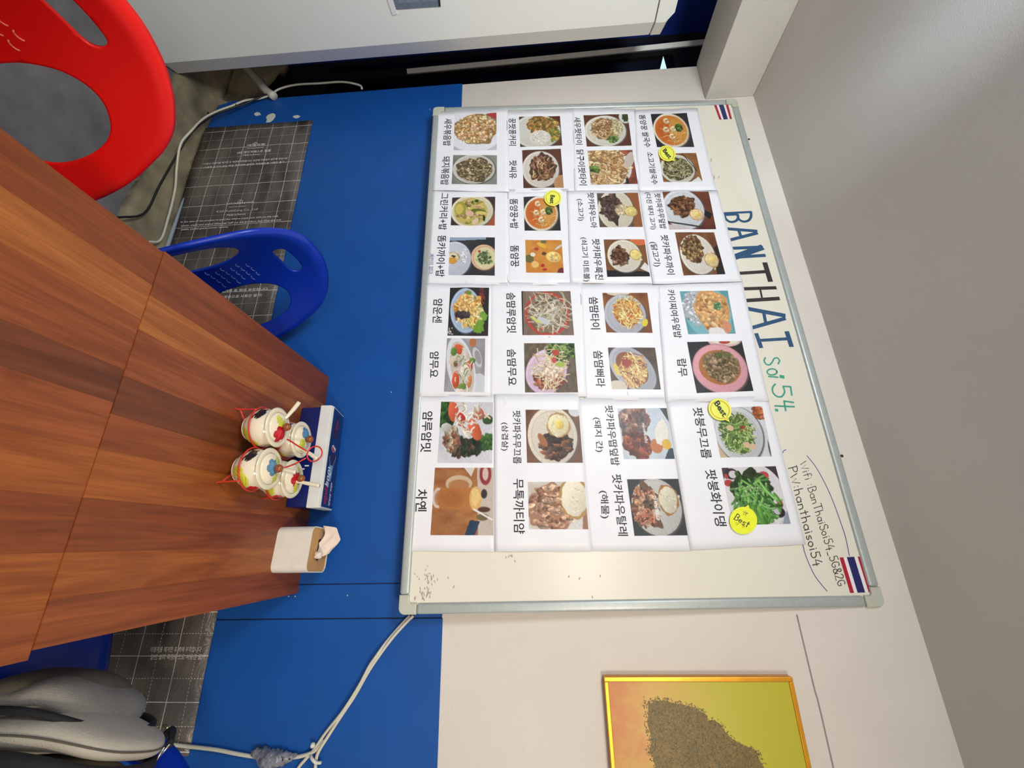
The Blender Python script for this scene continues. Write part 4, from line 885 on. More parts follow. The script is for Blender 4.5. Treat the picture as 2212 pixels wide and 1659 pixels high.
# yellow notes
def note(c, r, tail, m, label, w0, w1, hp, ringed=True, squash=1.0, lift=0.0012, ang=0.0):
    base = FACE+0.0072; cen = bp(*c); root = empty('best_note', bw(cen[0], cen[1], base)); tag(root, label, 'sticky note', 'yellow notes marking the best dishes')
    c0 = bl(cen[0], cen[1], base)

    def loc(px_, py_, h): s = bp(px_, py_); return bl(s[0], s[1], base+h)-c0
    K = 40; tx, ty = tail; ta = math.atan2(ty-c[1], tx-c[0]); pts = []
    for i in range(K):
        a = 2*math.pi*i/K; d_ = (a-ta+math.pi) % (2*math.pi)-math.pi
        ca, sa = math.cos(a-ang), math.sin(a-ang); rr = r/math.sqrt(ca*ca+(sa/squash)**2)
        if abs(d_) < 2*math.pi/K*.6: pts.append((tx, ty)); continue
        pts.append((c[0]+rr*math.cos(a), c[1]+rr*math.sin(a)))
    vs = [loc(x, y, lift) for x, y in pts]+[loc(x, y, lift-0.0006) for x, y in pts]
    fs = [tuple(range(K)), tuple(range(2*K-1, K-1, -1))]+[(i, K+i, K+(i+1) % K, (i+1) % K) for i in range(K)]
    me = mesh('note', vs, fs); link('note_paper', me, m, root)
    pl = lambda s, t, h: bl(s, t, base+h)-c0
    if ringed:
        inn = [bp(c[0]+(x-c[0])*.8, c[1]+(y-c[1])*.8) for x, y in pts]; inn.append(inn[0])
        strokes('printed_ring', [inn], .0017, lift+.0002, M['orange_ink'], root, pl)
        p0, p1 = np.array(w0, float), np.array(w1, float); dd = (p1-p0)/np.linalg.norm(p1-p0); upv = np.array([dd[1], -dd[0]])*hp
        text_on('lettering', 'Best', bp(*p0), bp(*p1), bp(*(p0+upv)), lambda a, b: pl(a, b, lift+.0003), M['ink'], root, .03)
    else:
        save = handwrite_local(w0, w1, hp, root, pl, lift)
        for (x, y) in ((1588.5, 1132), (1602, 1137)):
            strokes('star', [[bp(x+4*math.cos(t*2.513), y+4*math.sin(t*2.513)) for t in range(6)]], .001, lift+.0002, M['orange_ink'], root, pl)
        strokes('star', [[bp(1606+6*math.cos(t*2.513), 1109+6*math.sin(t*2.513)) for t in range(6)]], .0012, lift+.0002, M['thin_black'], root, pl)
    return root


def handwrite_local(p0, p1, hpx, root, pl, lift):
    p0, p1 = np.asarray(p0, float), np.asarray(p1, float); s = 'Best'; W = sum(GL[c][0]+.1 for c in s)-.1; d_ = p1-p0; u = d_/np.linalg.norm(d_); v = np.array([u[1], -u[0]])*hpx; x = 0; polys = []
    for c in s:
        for q_ in GL[c][1]: polys.append([bp(*(p0+d_*((x+a)/W)+v*b)) for a, b in q_])
        x += GL[c][0]+.1
    return strokes('lettering', polys, .0022, lift+.0002, M['thin_black'], root, pl)


note((1194, 431.5), 18.5, (1197, 449.5), M['yellow'], 'round yellow speech-bubble note on the prawn soup photo marked Best, topmost in second row', (1188.5, 425), (1187, 443), 10, squash=.92)
note((1439.5, 335.5), 19, (1455, 352), M['yellow'], 'yellow speech-bubble note marked Best tilted on the beef noodle soup photo', (1429, 330), (1443, 348), 9.5, squash=.85, ang=.5)
note((1552.5, 886.5), 26, (1573, 913.5), M['yellow'], 'largest ringed yellow note marked Best over the pale plate of greens', (1539, 873), (1559, 903.5), 12.5, squash=.86, ang=.6)
note((1602.5, 1124.5), 29.5, (1613, 1090.5), M['yellow2'], 'plain lemon yellow note with thin handwriting on the lowest greens photo', (1581, 1121), (1611, 1140.5), 14, False, squash=1.0)


# flag stickers
def flag(c, label):
    q = [bp(*x) for x in c]; cen = sum(q)/4; b0 = FACE+.0006; root = empty('flag_sticker', bw(cen[0], cen[1], b0)); tag(root, label, 'flag sticker')
    c0 = bl(cen[0], cen[1], b0)

    def quad(u0, u1, h, m, nm):
        f = lambda u, v: (q[0]*(1-u)+q[1]*u)*(1-v)+(q[3]*(1-u)+q[2]*u)*v
        ps = [f(u0, 0), f(u1, 0), f(u1, 1), f(u0, 1)]
        link(nm, mesh(nm, [bl(p[0], p[1], b0+h)-c0 for p in ps]+[bl(p[0], p[1], b0-.0005)-c0 for p in ps], [(0, 3, 2, 1), (0, 1, 5, 4), (1, 2, 6, 5), (2, 3, 7, 6), (3, 0, 4, 7)]), m, root)
    quad(0, 1, 0, M['flag_white'], 'backing')
    for u0, u1, m in ((0.0, .17, 'flag_red'), (.33, .67, 'flag_navy'), (.83, 1.0, 'flag_red')): quad(u0, u1, .0003, M[m], 'stripe')


flag(((1542.5, 227.6), (1572.5, 225.7), (1581, 257), (1554, 258.7)), 'small striped red, white and navy flag sticker in the top corner by the beam')
flag(((1813.5, 1204.3), (1860, 1202), (1884, 1279), (1836.4, 1280.8)), 'larger striped red, white and navy flag sticker beside the handwritten wifi lines')

# tape glints where sheets meet
for i, (x, y, w, h_) in enumerate(((1098, 602, 3, 12), (1097, 618, 3, 8), (1092, 868, 5, 14), (1357, 850, 7, 7), (1215, 630, 8, 4), (1188, 728, 8, 4), (1008, 612, 3, 8))):
    r2 = np.random.RandomState(i); k = 9; s = [bp(x+w*.5*(.5+r2.rand())*math.cos(6.283*j/k), y+h_*.5*(.5+r2.rand())*math.sin(6.283*j/k)) for j in range(k)]
    c_ = sum(s)/k; hh = FACE+.0062
    o = link('clear_tape', mesh('tape', [bl(*p, hh)-bl(*c_, hh) for p in s]+[bl(*p, hh-.0004)-bl(*c_, hh) for p in s], [tuple(range(k))]+[(j, (j+1) % k, k+(j+1) % k, k+j) for j in range(k)]), M['tape'], board)
    o.location = Vector(bl(*c_, hh))

# ------------------------------------------------------------------ framed gilt picture
PX0, PZ0, PZ1, PW = 0.311, 1.539, 1.979, 0.36
pic = empty('framed_picture', (PX0, 0, PZ0)); tag(pic, 'gold-framed picture of a dark leafy crown on a yellow and copper field', 'picture')
fw = .0098; PH = PZ1-PZ0
box('back_panel', (0.002, -.016, .002), (PW-.002, -.002, PH-.002), M['gold'], pic)
box('picture_field', (fw, -.0185, fw), (PW-fw, -.0165, PH-fw), art_material(PW, PH), pic)
for a in (((0, -.022, 0), (fw, 0, PH)), ((PW-fw, -.022, 0), (PW, 0, PH)), ((fw, -.022, 0), (PW-fw, 0, fw)), ((fw, -.022, PH-fw), (PW-fw, 0, PH))):
    box('frame_bar', a[0], a[1], M['gold'], pic, bev=.0015)
# leafy crown printed on the field: many small leaves, flat print
CROWN = [(1391, 1506), (1400, 1512), (1405, 1507), (1436, 1506), (1452, 1512), (1470, 1514), (1492, 1520), (1506, 1526), (1530, 1540), (1531, 1552), (1545, 1550), (1562, 1562), (1571, 1577), (1585, 1592), (1600, 1602), (1622, 1612), (1645, 1622), (1650, 1640), (1660, 1659), (1700, 1720), (1700, 1790), (1660, 1860), (1560, 1880), (1470, 1850), (1400, 1780), (1403, 1720), (1408, 1659), (1402, 1640), (1394, 1620), (1400, 1600), (1396, 1580), (1390, 1560), (1392, 1535)]
cw = [on_y(x, y, -.0187) for x, y in CROWN]; cw = [(min(p[0]-PX0, PW-fw-.004), p[2]-PZ0) for p in cw]
r3 = np.random.RandomState(8)


def dense0(P_):
    out = []
    for i in range(len(P_)):
        a, b = P_[i], P_[(i+1) % len(P_)]
        out += [(a[0]+(b[0]-a[0])*t/6, a[1]+(b[1]-a[1])*t/6) for t in range(6)]
    return out


V, Fc = [], []; cx_, cz_ = [c[0] for c in cw], [c[1] for c in cw]


def inside(x, y, P_):
    c = False
    for i in range(len(P_)):
        (x0, y0), (x1, y1) = P_[i], P_[i-1]
        if (y0 > y) != (y1 > y) and x < (x1-x0)*(y-y0)/(y1-y0)+x0: c = not c
    return c


k = 0
while k < 5200:
    x, z = r3.uniform(min(cx_), max(cx_)), r3.uniform(min(cz_), max(cz_))
    if not inside(x, z, cw): continue
    x += r3.normal()*.0014; z += r3.normal()*.0014
    a, l, w = r3.rand()*6.28, r3.uniform(.0014, .0034), r3.uniform(.0006, .0013); ca, sa = math.cos(a), math.sin(a); b0 = len(V); y = -.0187-.0004*r3.rand()
    for u, v in ((-l, 0), (0, w), (l, 0), (0, -w)): V.append((x+u*ca-v*sa, y, z+u*sa+v*ca))
    Fc.append((b0, b0+1, b0+2, b0+3)); k += 1
cc0 = (sum(c[0] for c in cw)/len(cw), sum(c[1] for c in cw)/len(cw)); dl = dense0(cw)
me = mesh('mass', [(cc0[0]+(x-cc0[0])*.925, -.01855, cc0[1]+(z-cc0[1])*.925) for x, z in dl], [tuple(range(len(dl)))])
link('crown_mass', me, mat('printed crown mass', (140, 112, 56), .5, (96, 82, 40), 26, .6), pic)
me = mesh('leaves', V, Fc); cols = np.repeat(np.array([lin(c) for c in ((84, 82, 40), (104, 84, 44), (122, 96, 50), (74, 72, 40), (150, 124, 72))])[r3.randint(0, 5, 5200)], 4, axis=0); paint(me, cols)
lo_ = link('leafy_crown', me, mat('printed leaves', (90, 80, 40), .5, attr=True), pic); lo_['kind'] = 'stuff'

# ------------------------------------------------------------------ standing air conditioner / white cabinet
AX = -1.76
ac = empty('air_conditioner', (AX, -.22, 0)); tag(ac, 'tall off-white floor-standing air conditioner at the wall end', 'air conditioner')
# body: plan polygon with a chamfer towards the wall
pl_ = [(0, -.58), (0, -.008), (-.034, .052), (-.30, .052), (-.30, -.58)]
link('cabinet_body', prism_mesh('ac', pl_, .004, 1.885, .004, 2), M['ac'], ac)
link('plinth', prism_mesh('acp', [(-.012, -.56), (-.012, -.02), (-.045, .03), (-.29, .03), (-.29, -.56)], 0, .006), M['ac_dark'], ac)
b = bmesh.new(); lo_l = [(0, -.58), (.002, -.006), (-.034, .054), (-.302, .054), (-.302, -.58)]; hi_l = [(-.004, -.58), (-.006, -.03), (-.062, .02), (-.29, .02), (-.29, -.57)]
vA = [b.verts.new((x, y, 1.889)) for x, y in lo_l]; vM = [b.verts.new((x, y, 1.925)) for x, y in lo_l]; vB = [b.verts.new((x, y, 1.952)) for x, y in hi_l]
b.faces.new(vA[::-1]); b.faces.new(vB)
for i in range(5):
    j = (i+1) % 5; b.faces.new((vA[i], vA[j], vM[j], vM[i])); b.faces.new((vM[i], vM[j], vB[j], vB[i]))
bmesh.ops.recalc_face_normals(b, faces=b.faces[:]); link('top_cap', fin(b, 'cap'), M['ac'], ac)


def acl(x, y, dx=.0015): p = on_x(x, y, AX+dx); return (dx, p[1]+.22, p[2])


lab = [acl(856, 21), acl(952, 14.5), acl(945, -40), acl(838, -36)]
link('rating_label', mesh('lab', lab+[(0, p[1], p[2]) for p in lab], [(0, 1, 2, 3), (0, 4, 5, 1), (1, 5, 6, 2)]), M['label_blue'], ac)
lp = lambda s, t: (.0019, s, t)
for i, (s_, x0, y0, x1, y1, hp) in enumerate((('ENERGY', 861, 8, 905, 5, 9), ('R32', 912, 4, 945, 2, 8))):
    A_, B_ = acl(x0, y0), acl(x1, y1)
    strip = [acl(x0, y0, .002), acl(x1, y1, .002), acl(x1-1, y1-hp, .002), acl(x0-1, y0-hp, .002)]
    link('label_print', mesh('lp', strip, [(0, 1, 2, 3)]), mat('grey print %d' % i, (92, 100, 112), .5, (150, 160, 172), 300, .5), ac)
blk = [acl(948, 14, .004), acl(952, 13.5, .004), acl(948, -30, .004), acl(944, -30, .004)]
link('label_edge', mesh('blk', blk, [(0, 1, 2, 3)]), M['black'], ac)
clip = [acl(838, -30, .003), acl(858, 30, .003), acl(848, 33, .003), acl(826, -30, .003)]
link('label_tab', mesh('clip', clip+[(0, p[1], p[2]) for p in clip], [(0, 1, 2, 3), (0, 4, 5, 1), (1, 5, 6, 2), (2, 6, 7, 3)]), M['flag_white'], ac)

# ------------------------------------------------------------------ cables
Y = -0.02
pts = [on_y(525, 140, Y), on_y(556, 172, Y), on_y(574, 195, Y), on_y(592, 208, Y)]
pipe = link('drain_pipe', tube_mesh('pipe', pts, .017, 12, 5), M['cable']); tag(pipe, 'thick ivory drain pipe bending out from behind the air conditioner', 'pipe')
c1 = [on_y(782, 192, Y), on_y(776, 184, Y), on_y(740, 177, Y), on_y(690, 180, Y), on_y(640, 183, Y), on_y(604, 192, Y), on_y(585, 204, Y), on_y(560, 213, Y), on_y(530, 217, Y), on_y(500, 229, Y-.01), on_y(470, 240, Y-.025), on_y(440, 256, Y-.05)]
c1 = [tuple(p) for p in c1]+[tuple(on_z(412, 284, .085)), tuple(on_z(390, 312, .062)), tuple(on_z(382, 360, .045)), tuple(on_z(378, 410, .04)), tuple(on_z(362, 475, .04)), tuple(on_z(345, 520, .04)), (-1.0, -.1, .035), (-.8, -.14, .035)]
cb = link('white_cable', tube_mesh('c1', c1, .0042, 8, 5), M['cable']); tag(cb, 'ivory cable tied along the film edge and dropping to the floor behind the red chair', 'cable')
c2 = [on_y(588, 201, Y-.006), on_y(565, 208, Y-.006), on_y(535, 222, Y-.008), on_y(505, 232, Y-.016), on_y(470, 245, Y-.03), on_y(440, 263, Y-.055)]
c2 = [tuple(p) for p in c2]+[tuple(on_z(412, 288, .078)), tuple(on_z(385, 330, .042)), tuple(on_z(345, 400, .03)), tuple(on_z(310, 462, .03)), (-1.0, -.22, .03), (-.8, -.26, .03)]
cb2 = link('black_cable', tube_mesh('c2', c2, .0038, 8, 5), M['cable_dark']); tag(cb2, 'thin black cable running beside the ivory one along the kerb', 'cable')
for (x, y) in ((510, 227), (452, 247)):
    p = on_y(x, y, Y-.002); d2 = np.array(on_y(x-20, y+8, Y-.002))-p; d2 = Vector(d2).normalized()
    tb = link('cable_tie', tube_mesh('tie', [Vector(p)-d2*.003, Vector(p)+d2*.003], .009, 8, 0), M['cable_dark'], cb)
# pair of cables from the whiteboard's corner down to the right
ca_ = [(893, 1330), (880, 1342), (850, 1375), (822, 1412), (795, 1452), (768, 1500), (738, 1545), (712, 1585), (690, 1620), (683, 1640), (681, 1665), (676, 1760)]
cb_ = [(886, 1330), (870, 1346), (836, 1385), (812, 1418), (797, 1440), (776, 1480), (742, 1534), (704, 1582), (680, 1617), (660, 1640), (642, 1662), (590, 1740)]
w1 = link('ivory_cable', tube_mesh('w1', [on_y(x, y, -.016) for x, y in ca_]+[(.74, -.016, .80), (1.05, -.016, .78), (1.55, -.016, .80)], .0040, 8, 5), M['cable']); tag(w1, 'ivory cable hanging from the whiteboard corner, straighter of the tied pair', 'cable')
w2 = link('ivory_cable', tube_mesh('w2', [on_y(x, y, -.012-(.008 if 2 < i < 7 else 0)) for i, (x, y) in enumerate(cb_)]+[(.66, -.014, .62), (.72, -.016, .30), (.76, -.05, .045), (1.0, -.12, .03)], .0038, 8, 5), M['cable']); tag(w2, 'second ivory cable of the pair, twisting off to the floor past the tie', 'cable')
cc_ = [(700, 1600), (680, 1622), (652, 1633), (620, 1637), (580, 1637), (540, 1633), (505, 1627), (470, 1620), (430, 1615), (392, 1611), (362, 1606), (300, 1590), (240, 1570)]
w3 = link('ivory_cable', tube_mesh('w3', [on_y(x, y, -.013) for x, y in cc_], .0042, 8, 5), M['cable']); tag(w3, 'thicker ivory cable running level along the blue wall towards the backpack', 'cable')
p = on_y(683, 1637, -.016)
tie = link('cable_tie', tube_mesh('tie', [(p[0]-.004, -.016, p[2]-.014), (p[0]-.001, -.024, p[2]-.006), (p[0]+.006, -.024, p[2]+.004), (p[0]+.010, -.014, p[2]+.012)], .0035, 8, 4), M['pvc'], w1)
p = on_y(676, 1609, -.016); link('cable_tie', lathe_mesh('knot', spline([(0, -.005), (.005, -.003), (.006, .001), (.004, .005), (0, .006)], 3), 10), M['pvc'], w1, loc=(p[0], -.018, p[2]))
# crinkled plastic over the joint
p = on_y(587, 1636, -.014); me = tube_mesh('crinkle', [on_y(x, y, -.015) for x, y in ((548, 1622), (565, 1632), (585, 1640), (605, 1640), (622, 1637), (642, 1632))], .02, 12, 4, rads=[.006, .014, .020, .016, .010, .003])
r4 = np.random.RandomState(2)
for v in me.vertices: v.co += Vector((r4.normal(), r4.normal()*.4, r4.normal()))*.0026; v.co.y = max(-.032, min(-.006, v.co.y))
o = link('plastic_wrap', me, M['plug_plastic']); tag(o, 'crinkled clear plastic wrapped round the level cable joint', 'plastic wrap')


# ------------------------------------------------------------------ tables
def table(name, y0, y1, x0, x1, cuts, order, label, zt=.737, skirt=True):
    t = empty(name, ((x0+x1)/2, (y0+y1)/2, 0)); tag(t, label, 'table', 'two wooden tables pushed end to end'); cx, cy = (x0+x1)/2, (y0+y1)/2
    box('top_core', (x0-cx+.0006, y0-cy+.0006, zt-.030), (x1-cx-.0006, y1-cy-.0006, zt-.0015), M['under'], t)
    for i in range(len(cuts)-1):
        o = box('plank', (cuts[i]-cx+.00008, y0-cy, zt-.003), (cuts[i+1]-cx-.00008, y1-cy, zt), WOODS[order[i]], t)
    for a in (((x0-cx, y0-cy, zt-.031), (x0-cx+.0012, y1-cy, zt-.003)), ((x1-cx-.0012, y0-cy, zt-.031), (x1-cx, y1-cy, zt-.003)), ((x0-cx+.0012, y0-cy, zt-.031), (x1-cx-.0012, y0-cy+.0012, zt-.003)), ((x0-cx+.0012, y1-cy-.0012, zt-.031), (x1-cx-.0012, y1-cy, zt-.003))):
        box('edge_band', a[0], a[1], WOODS[4], t)
    link('pedestal', lathe_mesh('ped', [(.0, .02), (.032, .02), (.030, .06), (.030, zt-.05), (.045, zt-.036), (.0, zt-.036)], 28), M['chrome'], t)
    box('mounting_plate', (-.12, -.12, zt-.037), (.12, .12, zt-.031), M['cable_dark'], t)
    box('base_plate', (-.17, -.17, 0), (.17, .17, .022), M['cable_dark'], t, bev=.006, seg=2)
    return t


T1 = table('dining_table', -.6405, -.006, -.505, .122, [-.505, -.412, -.345, -.261, -.198, -.1425, -.07, .004, .062, .122], [4, 1, 0, 2, 0, 3, 4, 3, 0], 'red-brown wooden table against the blue wall, holding the condiments')
T2 = table('dining_table', -1.30, -.6412, -.502, .133, [-.502, -.432, -.364, -.272, -.2158, -.1425, -.07, .004, .075, .133], [4, 1, 0, 2, 0, 3, 4, 3, 0], 'red-brown wooden table nearest the viewer, its top left empty', zt=.7355)

# ------------------------------------------------------------------ chairs
HALF = [(0, .006), (.04, .006), (.08, .0), (.115, -.010), (.15, -.028), (.178, -.052), (.198, -.085), (.213, -.125), (.226, -.165), (.236, -.21), (.243, -.26), (.246, -.31), (.240, -.36), (.215, -.40)]
SLOT = [(-.053, -.068), (-.050, -.057), (-.040, -.051), (0, -.049), (.040, -.051), (.050, -.057), (.053, -.068), (.049, -.080), (.036, -.087), (0, -.089), (-.036, -.087), (-.049, -.080)]
CUT = [(.066, -.172), (.080, -.150), (.100, -.135), (.122, -.132), (.146, -.143), (.164, -.165), (.176, -.20), (.182, -.24), (.182, -.28), (.172, -.315), (.145, -.335), (.105, -.338), (.072, -.325), (.056, -.30), (.051, -.26), (.054, -.21)]


def dense(loop, n=5):
    L = [Vector((a, b, 0)) for a, b in loop]; N = len(L); out = []
    for i in range(N):
        a, b, c, d_ = L[i-1], L[i], L[(i+1) % N], L[(i+2) % N]
        for k in range(n):
            t = k/n; v = .5*((2*b)+(c-a)*t+(2*a-5*b+4*c-d_)*t*t+(3*b-a-3*c+d_)*t**3); out.append((v.x, v.y))
    return out


def back_mesh(LAM, KB):
    outer = dense(HALF+[(-a, b) for a, b in HALF[::-1] if a > 0], 4); slot = dense(SLOT, 3); c1_ = dense(CUT, 3); c2_ = [(-a, b) for a, b in c1_[::-1]]
    loops = [outer, slot, c1_, c2_]; pts, edges = [], []
    for L in loops:
        k = len(pts); pts += L; edges += [(k+i, k+(i+1) % len(L)) for i in range(len(L))]
    oa = np.array(outer)

    def dist(P_, A):
        A = np.array(A); B = np.roll(A, -1, 0); d_ = B-A; t = np.clip(((P_-A)*d_).sum(1)/((d_*d_).sum(1)+1e-12), 0, 1); return np.sqrt((((A+d_*t[:, None])-P_)**2).sum(1)).min()
    for L_ in (slot, c1_, c2_):
        la = np.array(L_); m_ = len(L_)
        for i in range(m_):
            t_ = la[(i+1) % m_]-la[i-1]; t_ = t_/(np.linalg.norm(t_)+1e-9)
            for sg in (-1, 1):
                q_ = la[i]+sg*np.array((t_[1], -t_[0]))*.0035
                if not inside(q_[0], q_[1], L_) and abs(dist(q_, la)-.0035) < .0008: pts.append((float(q_[0]), float(q_[1])))
    nn = len(outer)
    for off in (.0035, .008, .0135):
        for i in range(nn):
            t_ = oa[(i+1) % nn]-oa[i-1]; t_ = t_/(np.linalg.norm(t_)+1e-9); q_ = oa[i]+np.array((t_[1], -t_[0]))*off
            if not inside(q_[0], q_[1], outer): q_ = oa[i]-np.array((t_[1], -t_[0]))*off
            if inside(q_[0], q_[1], outer) and abs(dist(q_, outer)-off) < .001 and not inside(abs(q_[0]), q_[1], c1_): pts.append((float(q_[0]), float(q_[1])))
    for a in np.arange(-.245, .246, .0075):
        for b_ in np.arange(-.395, .003, .0075):
            P_ = np.array((a, b_))
            if inside(a, b_, outer) and not inside(a, b_, slot) and not inside(abs(a), b_, c1_) and min(dist(P_, L) for L in loops[1:]) > .0068 and dist(P_, outer) > .0175: pts.append((a, b_))
    V2, E2, F2, *_ = delaunay_2d_cdt([Vector(p) for p in pts], edges, [], 0, 1e-6)
    keep = []
    for f in F2:
        c = sum((V2[i] for i in f), Vector((0, 0)))/len(f)
        if inside(c.x, c.y, outer) and not inside(c.x, c.y, slot) and not inside(abs(c.x), c.y, c1_): keep.append(tuple(f))
    vs = []
    for v in V2:
        a, b_ = v.x, v.y; dd = dist(np.array((a, b_)), outer); R_ = .024
        roll = 0 if dd >= R_ else .020*(1-math.sqrt(max(0, 1-(1-dd/R_)**2)))
        if b_ < -.33: roll *= max(0, (b_+.40)/.07)
        fwd = KB*a*a-roll
        if b_ < -.30: fwd += ((-.30-b_)/.10)**2*.02
        vs.append((fwd-math.sin(LAM)*b_, a, math.cos(LAM)*b_+.8))
    me = mesh('back', vs, keep, True)
    b_ = bmesh.new(); b_.from_mesh(me); bmesh.ops.recalc_face_normals(b_, faces=b_.faces[:]); b_.to_mesh(me); b_.free(); me.shade_smooth()
    return me




def seat_mesh():
    vs, fs = [], []; R_, A_ = 14, 48
    for i in range(R_+1):
        r = i/R_
        for k in range(A_):
            t = 2*math.pi*k/A_; c, s = math.cos(t), math.sin(t); sq = (abs(c)**4+abs(s)**4)**-.25
            x = .30+.205*r*c*sq; y = .225*r*s*sq*(1-.08*c)
            z = .435-.022*math.exp(-(r*1.6)**2)+.018*r**4*(-c if c < 0 else -1.2*c)*1.0+.012*r**6*abs(s)
            if i == R_: z -= .012
            vs.append((x, y, z))
    for i in range(R_):
        for k in range(A_): fs.append((i*A_+k, i*A_+(k+1) % A_, (i+1)*A_+(k+1) % A_, (i+1)*A_+k))
    me = mesh('seat', vs, fs, True); b_ = bmesh.new(); b_.from_mesh(me); bmesh.ops.remove_doubles(b_, verts=b_.verts[:], dist=1e-5); bmesh.ops.recalc_face_normals(b_, faces=b_.faces[:])
    return fin(b_, 'seat', True)


SEAT = seat_mesh()


def glint_mesh(LAM, KB):  # raised pale arcs standing in for glints on the lips of the perforations
    mes = []
    for r_ in range(6):
        for c_ in range(4 if r_ % 2 else 3):
            a0 = (c_-(1.5 if r_ % 2 else 1.0))*.021; b0 = -.165-.021*r_
            P_ = []
            for t in np.linspace(math.radians(200), math.radians(340), 6):
                a, b_ = a0+.008*math.cos(t), b0+.006*math.sin(t); P_.append((KB*a*a-math.sin(LAM)*b_+.0022, a, math.cos(LAM)*b_+.8))
            mes.append(tube_mesh('r', P_, .0014, 5, 1))
    return join_meshes('glint_arcs', mes)


SHAPES = {'a': (.105, 2.18), 'b': (.241, 1.83)}
BACKS = {k: (back_mesh(*v), glint_mesh(*v)) for k, v in SHAPES.items()}


def chair(name, loc, rz, m, me_, label, shp):
    BACK, GLINT = BACKS[shp]
    t = empty(name, loc, rz); tag(t, label, 'chair')
    o = link('backrest', BACK.copy(), m, t); s = o.modifiers.new('thick', 'SOLIDIFY'); s.thickness = .005; s.offset = -1
    o = link('seat', SEAT.copy(), m, t); s = o.modifiers.new('thick', 'SOLIDIFY'); s.thickness = .006; s.offset = -1
    o = link('perforation_glints', GLINT.copy(), me_, t); o['kind'] = 'stuff'
    for (x0, y0, x1, y1) in ((.44, .15, .49, .20), (.44, -.15, .49, -.20), (.16, .15, .08, .20), (.16, -.15, .08, -.20)):
        l = link('leg', tube_mesh('leg', [(x0, y0, .42), (x1, y1, .008)], .0105, 12, 1), M['chrome'], t)
        link('foot_cap', tube_mesh('cap', [(x1, y1, .02), (x1+(x1-x0)*.03, y1+(y1-y0)*.03, 0)], .0135, 12, 1), M['cable_dark'], l)
    fr = [(.44, -.15, .418), (.44, .15, .418), (.16, .15, .418), (.16, -.15, .418)]
    link('seat_frame', tube_mesh('sf', [Vector(fr[i//4]).lerp(Vector(fr[(i//4+1) % 4]), (i % 4)/4) for i in range(16)], .008, 8, 0, closed=True), M['chrome'], t)
    return t


chair('plastic_chair', (-.754, -.888, 0), .141, M['red_plastic'], M['red_glint'], 'red plastic chair with handle slot in its back, beside the nearer table', 'a')
chair('plastic_chair', (-.756, -.308, 0), .081, M['blue_plastic'], M['blue_glint'], 'blue plastic chair tucked at the table end by the wall, beside the red chair', 'b')
chair('plastic_chair', (.508, -.43, 0), math.pi, M['blue_plastic'], M['blue_glint'], 'blue plastic chair holding the grey backpack', 'b')


# ------------------------------------------------------------------ backpack
def lobe(name, c, r, m, parent, bend=0.0, n=26, pw=2.6, seed=1, amp=.006, tilt=0.0):
    b_ = bmesh.new(); bmesh.ops.create_uvsphere(b_, u_segments=40, v_segments=26, radius=1)
    r5 = np.random.RandomState(seed); ph = r5.rand(6)*6.28
    for v in b_.verts:
        p_ = v.co; k_ = (abs(p_.x)**pw+abs(p_.y)**pw+abs(p_.z)**pw)**(-1/pw)
        x, y, z = p_.x*k_*r[0], p_.y*k_*r[1], p_.z*k_*r[2]
        w = amp*(math.sin(z*34+ph[0]+y*9)+.6*math.sin(y*30+ph[1]+z*12)+.5*math.sin(z*60+y*20+ph[2]))
        x += w*.8+bend*(z/r[2])**2+tilt*z; z += .4*w
        v.co = (x+c[0], y+c[1], z+c[2])
    return link(name, fin(b_, name, True), m, parent)


BRZ = -.33
bag = empty('backpack', (.296, -.40, .44), BRZ); tag(bag, 'slouching grey canvas backpack set on the blue chair', 'backpack')
lobe('rear_compartment', (-.058, .0, .088), (.036, .115, .092), M['bag_dark'], bag, bend=.026, seed=1, amp=.007)
lobe('main_compartment', (-.048, .002, .104), (.030, .120, .108), M['bag'], bag, bend=.026, seed=2, amp=.007)
lobe('front_pocket', (-.004, .0, .140), (.029, .122, .142), M['bag_light'], bag, bend=.022, seed=3, amp=.003)
lobe('back_pad', (.056, .0, .125), (.032, .122, .127), M['bag_light'], bag, bend=.022, seed=4, amp=.003)


def arc(x0, zc, yr, zr, r_, m, nm, y0=.0, bend=.03):
    pts_ = [(x0+bend*(math.sin(t))**2, y0+yr*math.copysign(abs(math.cos(t))**.77, math.cos(t)), zc+zr*math.copysign(abs(math.sin(t))**.77, math.sin(t))) for t in np.linspace(-.3, math.pi+.3, 34)]
    return link(nm, tube_mesh(nm, pts_, r_, 8, 1), m, bag)


arc(-.029, .120, .121, .122, .0058, M['strap'], 'zipper_tape', bend=.024)
arc(.0, .140, .1235, .1435, .0014, M['stitch'], 'seam_piping', bend=.022)
arc(.026, .132, .124, .138, .010, M['strap'], 'shoulder_strap', bend=.022)
B0 = np.array([.296, -.40, .44])


def tobag(w):
    w = np.asarray(w)-B0; c_, s_ = math.cos(-BRZ), math.sin(-BRZ); return np.array([w[0]*c_-w[1]*s_, w[0]*s_+w[1]*c_, w[2]])


p = np.array([-.012, .092, .243]); link('zipper_pull', tube_mesh('zp', [p+np.array([0, 0, -.006]), p, p+np.array([.004, 0, .005])], .0024, 8, 3), M['brass'], bag)
p, q = tobag(on_y(329, 1652, -.33)), tobag(on_y(367, 1607, -.33)); link('strap_buckle', tube_mesh('sb', [p, q], .0022, 8, 1), M['chrome'], bag)
link('strap_buckle', tube_mesh('sb2', [p+np.array([.008, 0, 0]), q+np.array([.004, 0, -.008])], .0022, 8, 1), M['chrome'], bag)
link('strap_loop', tube_mesh('sl', [q+np.array([.002, .004, -.002]), q+np.array([-.02, .03, -.03]), (.020, .10, .22), (.026, .11, .12)], .006, 8, 5), M['strap'], bag)

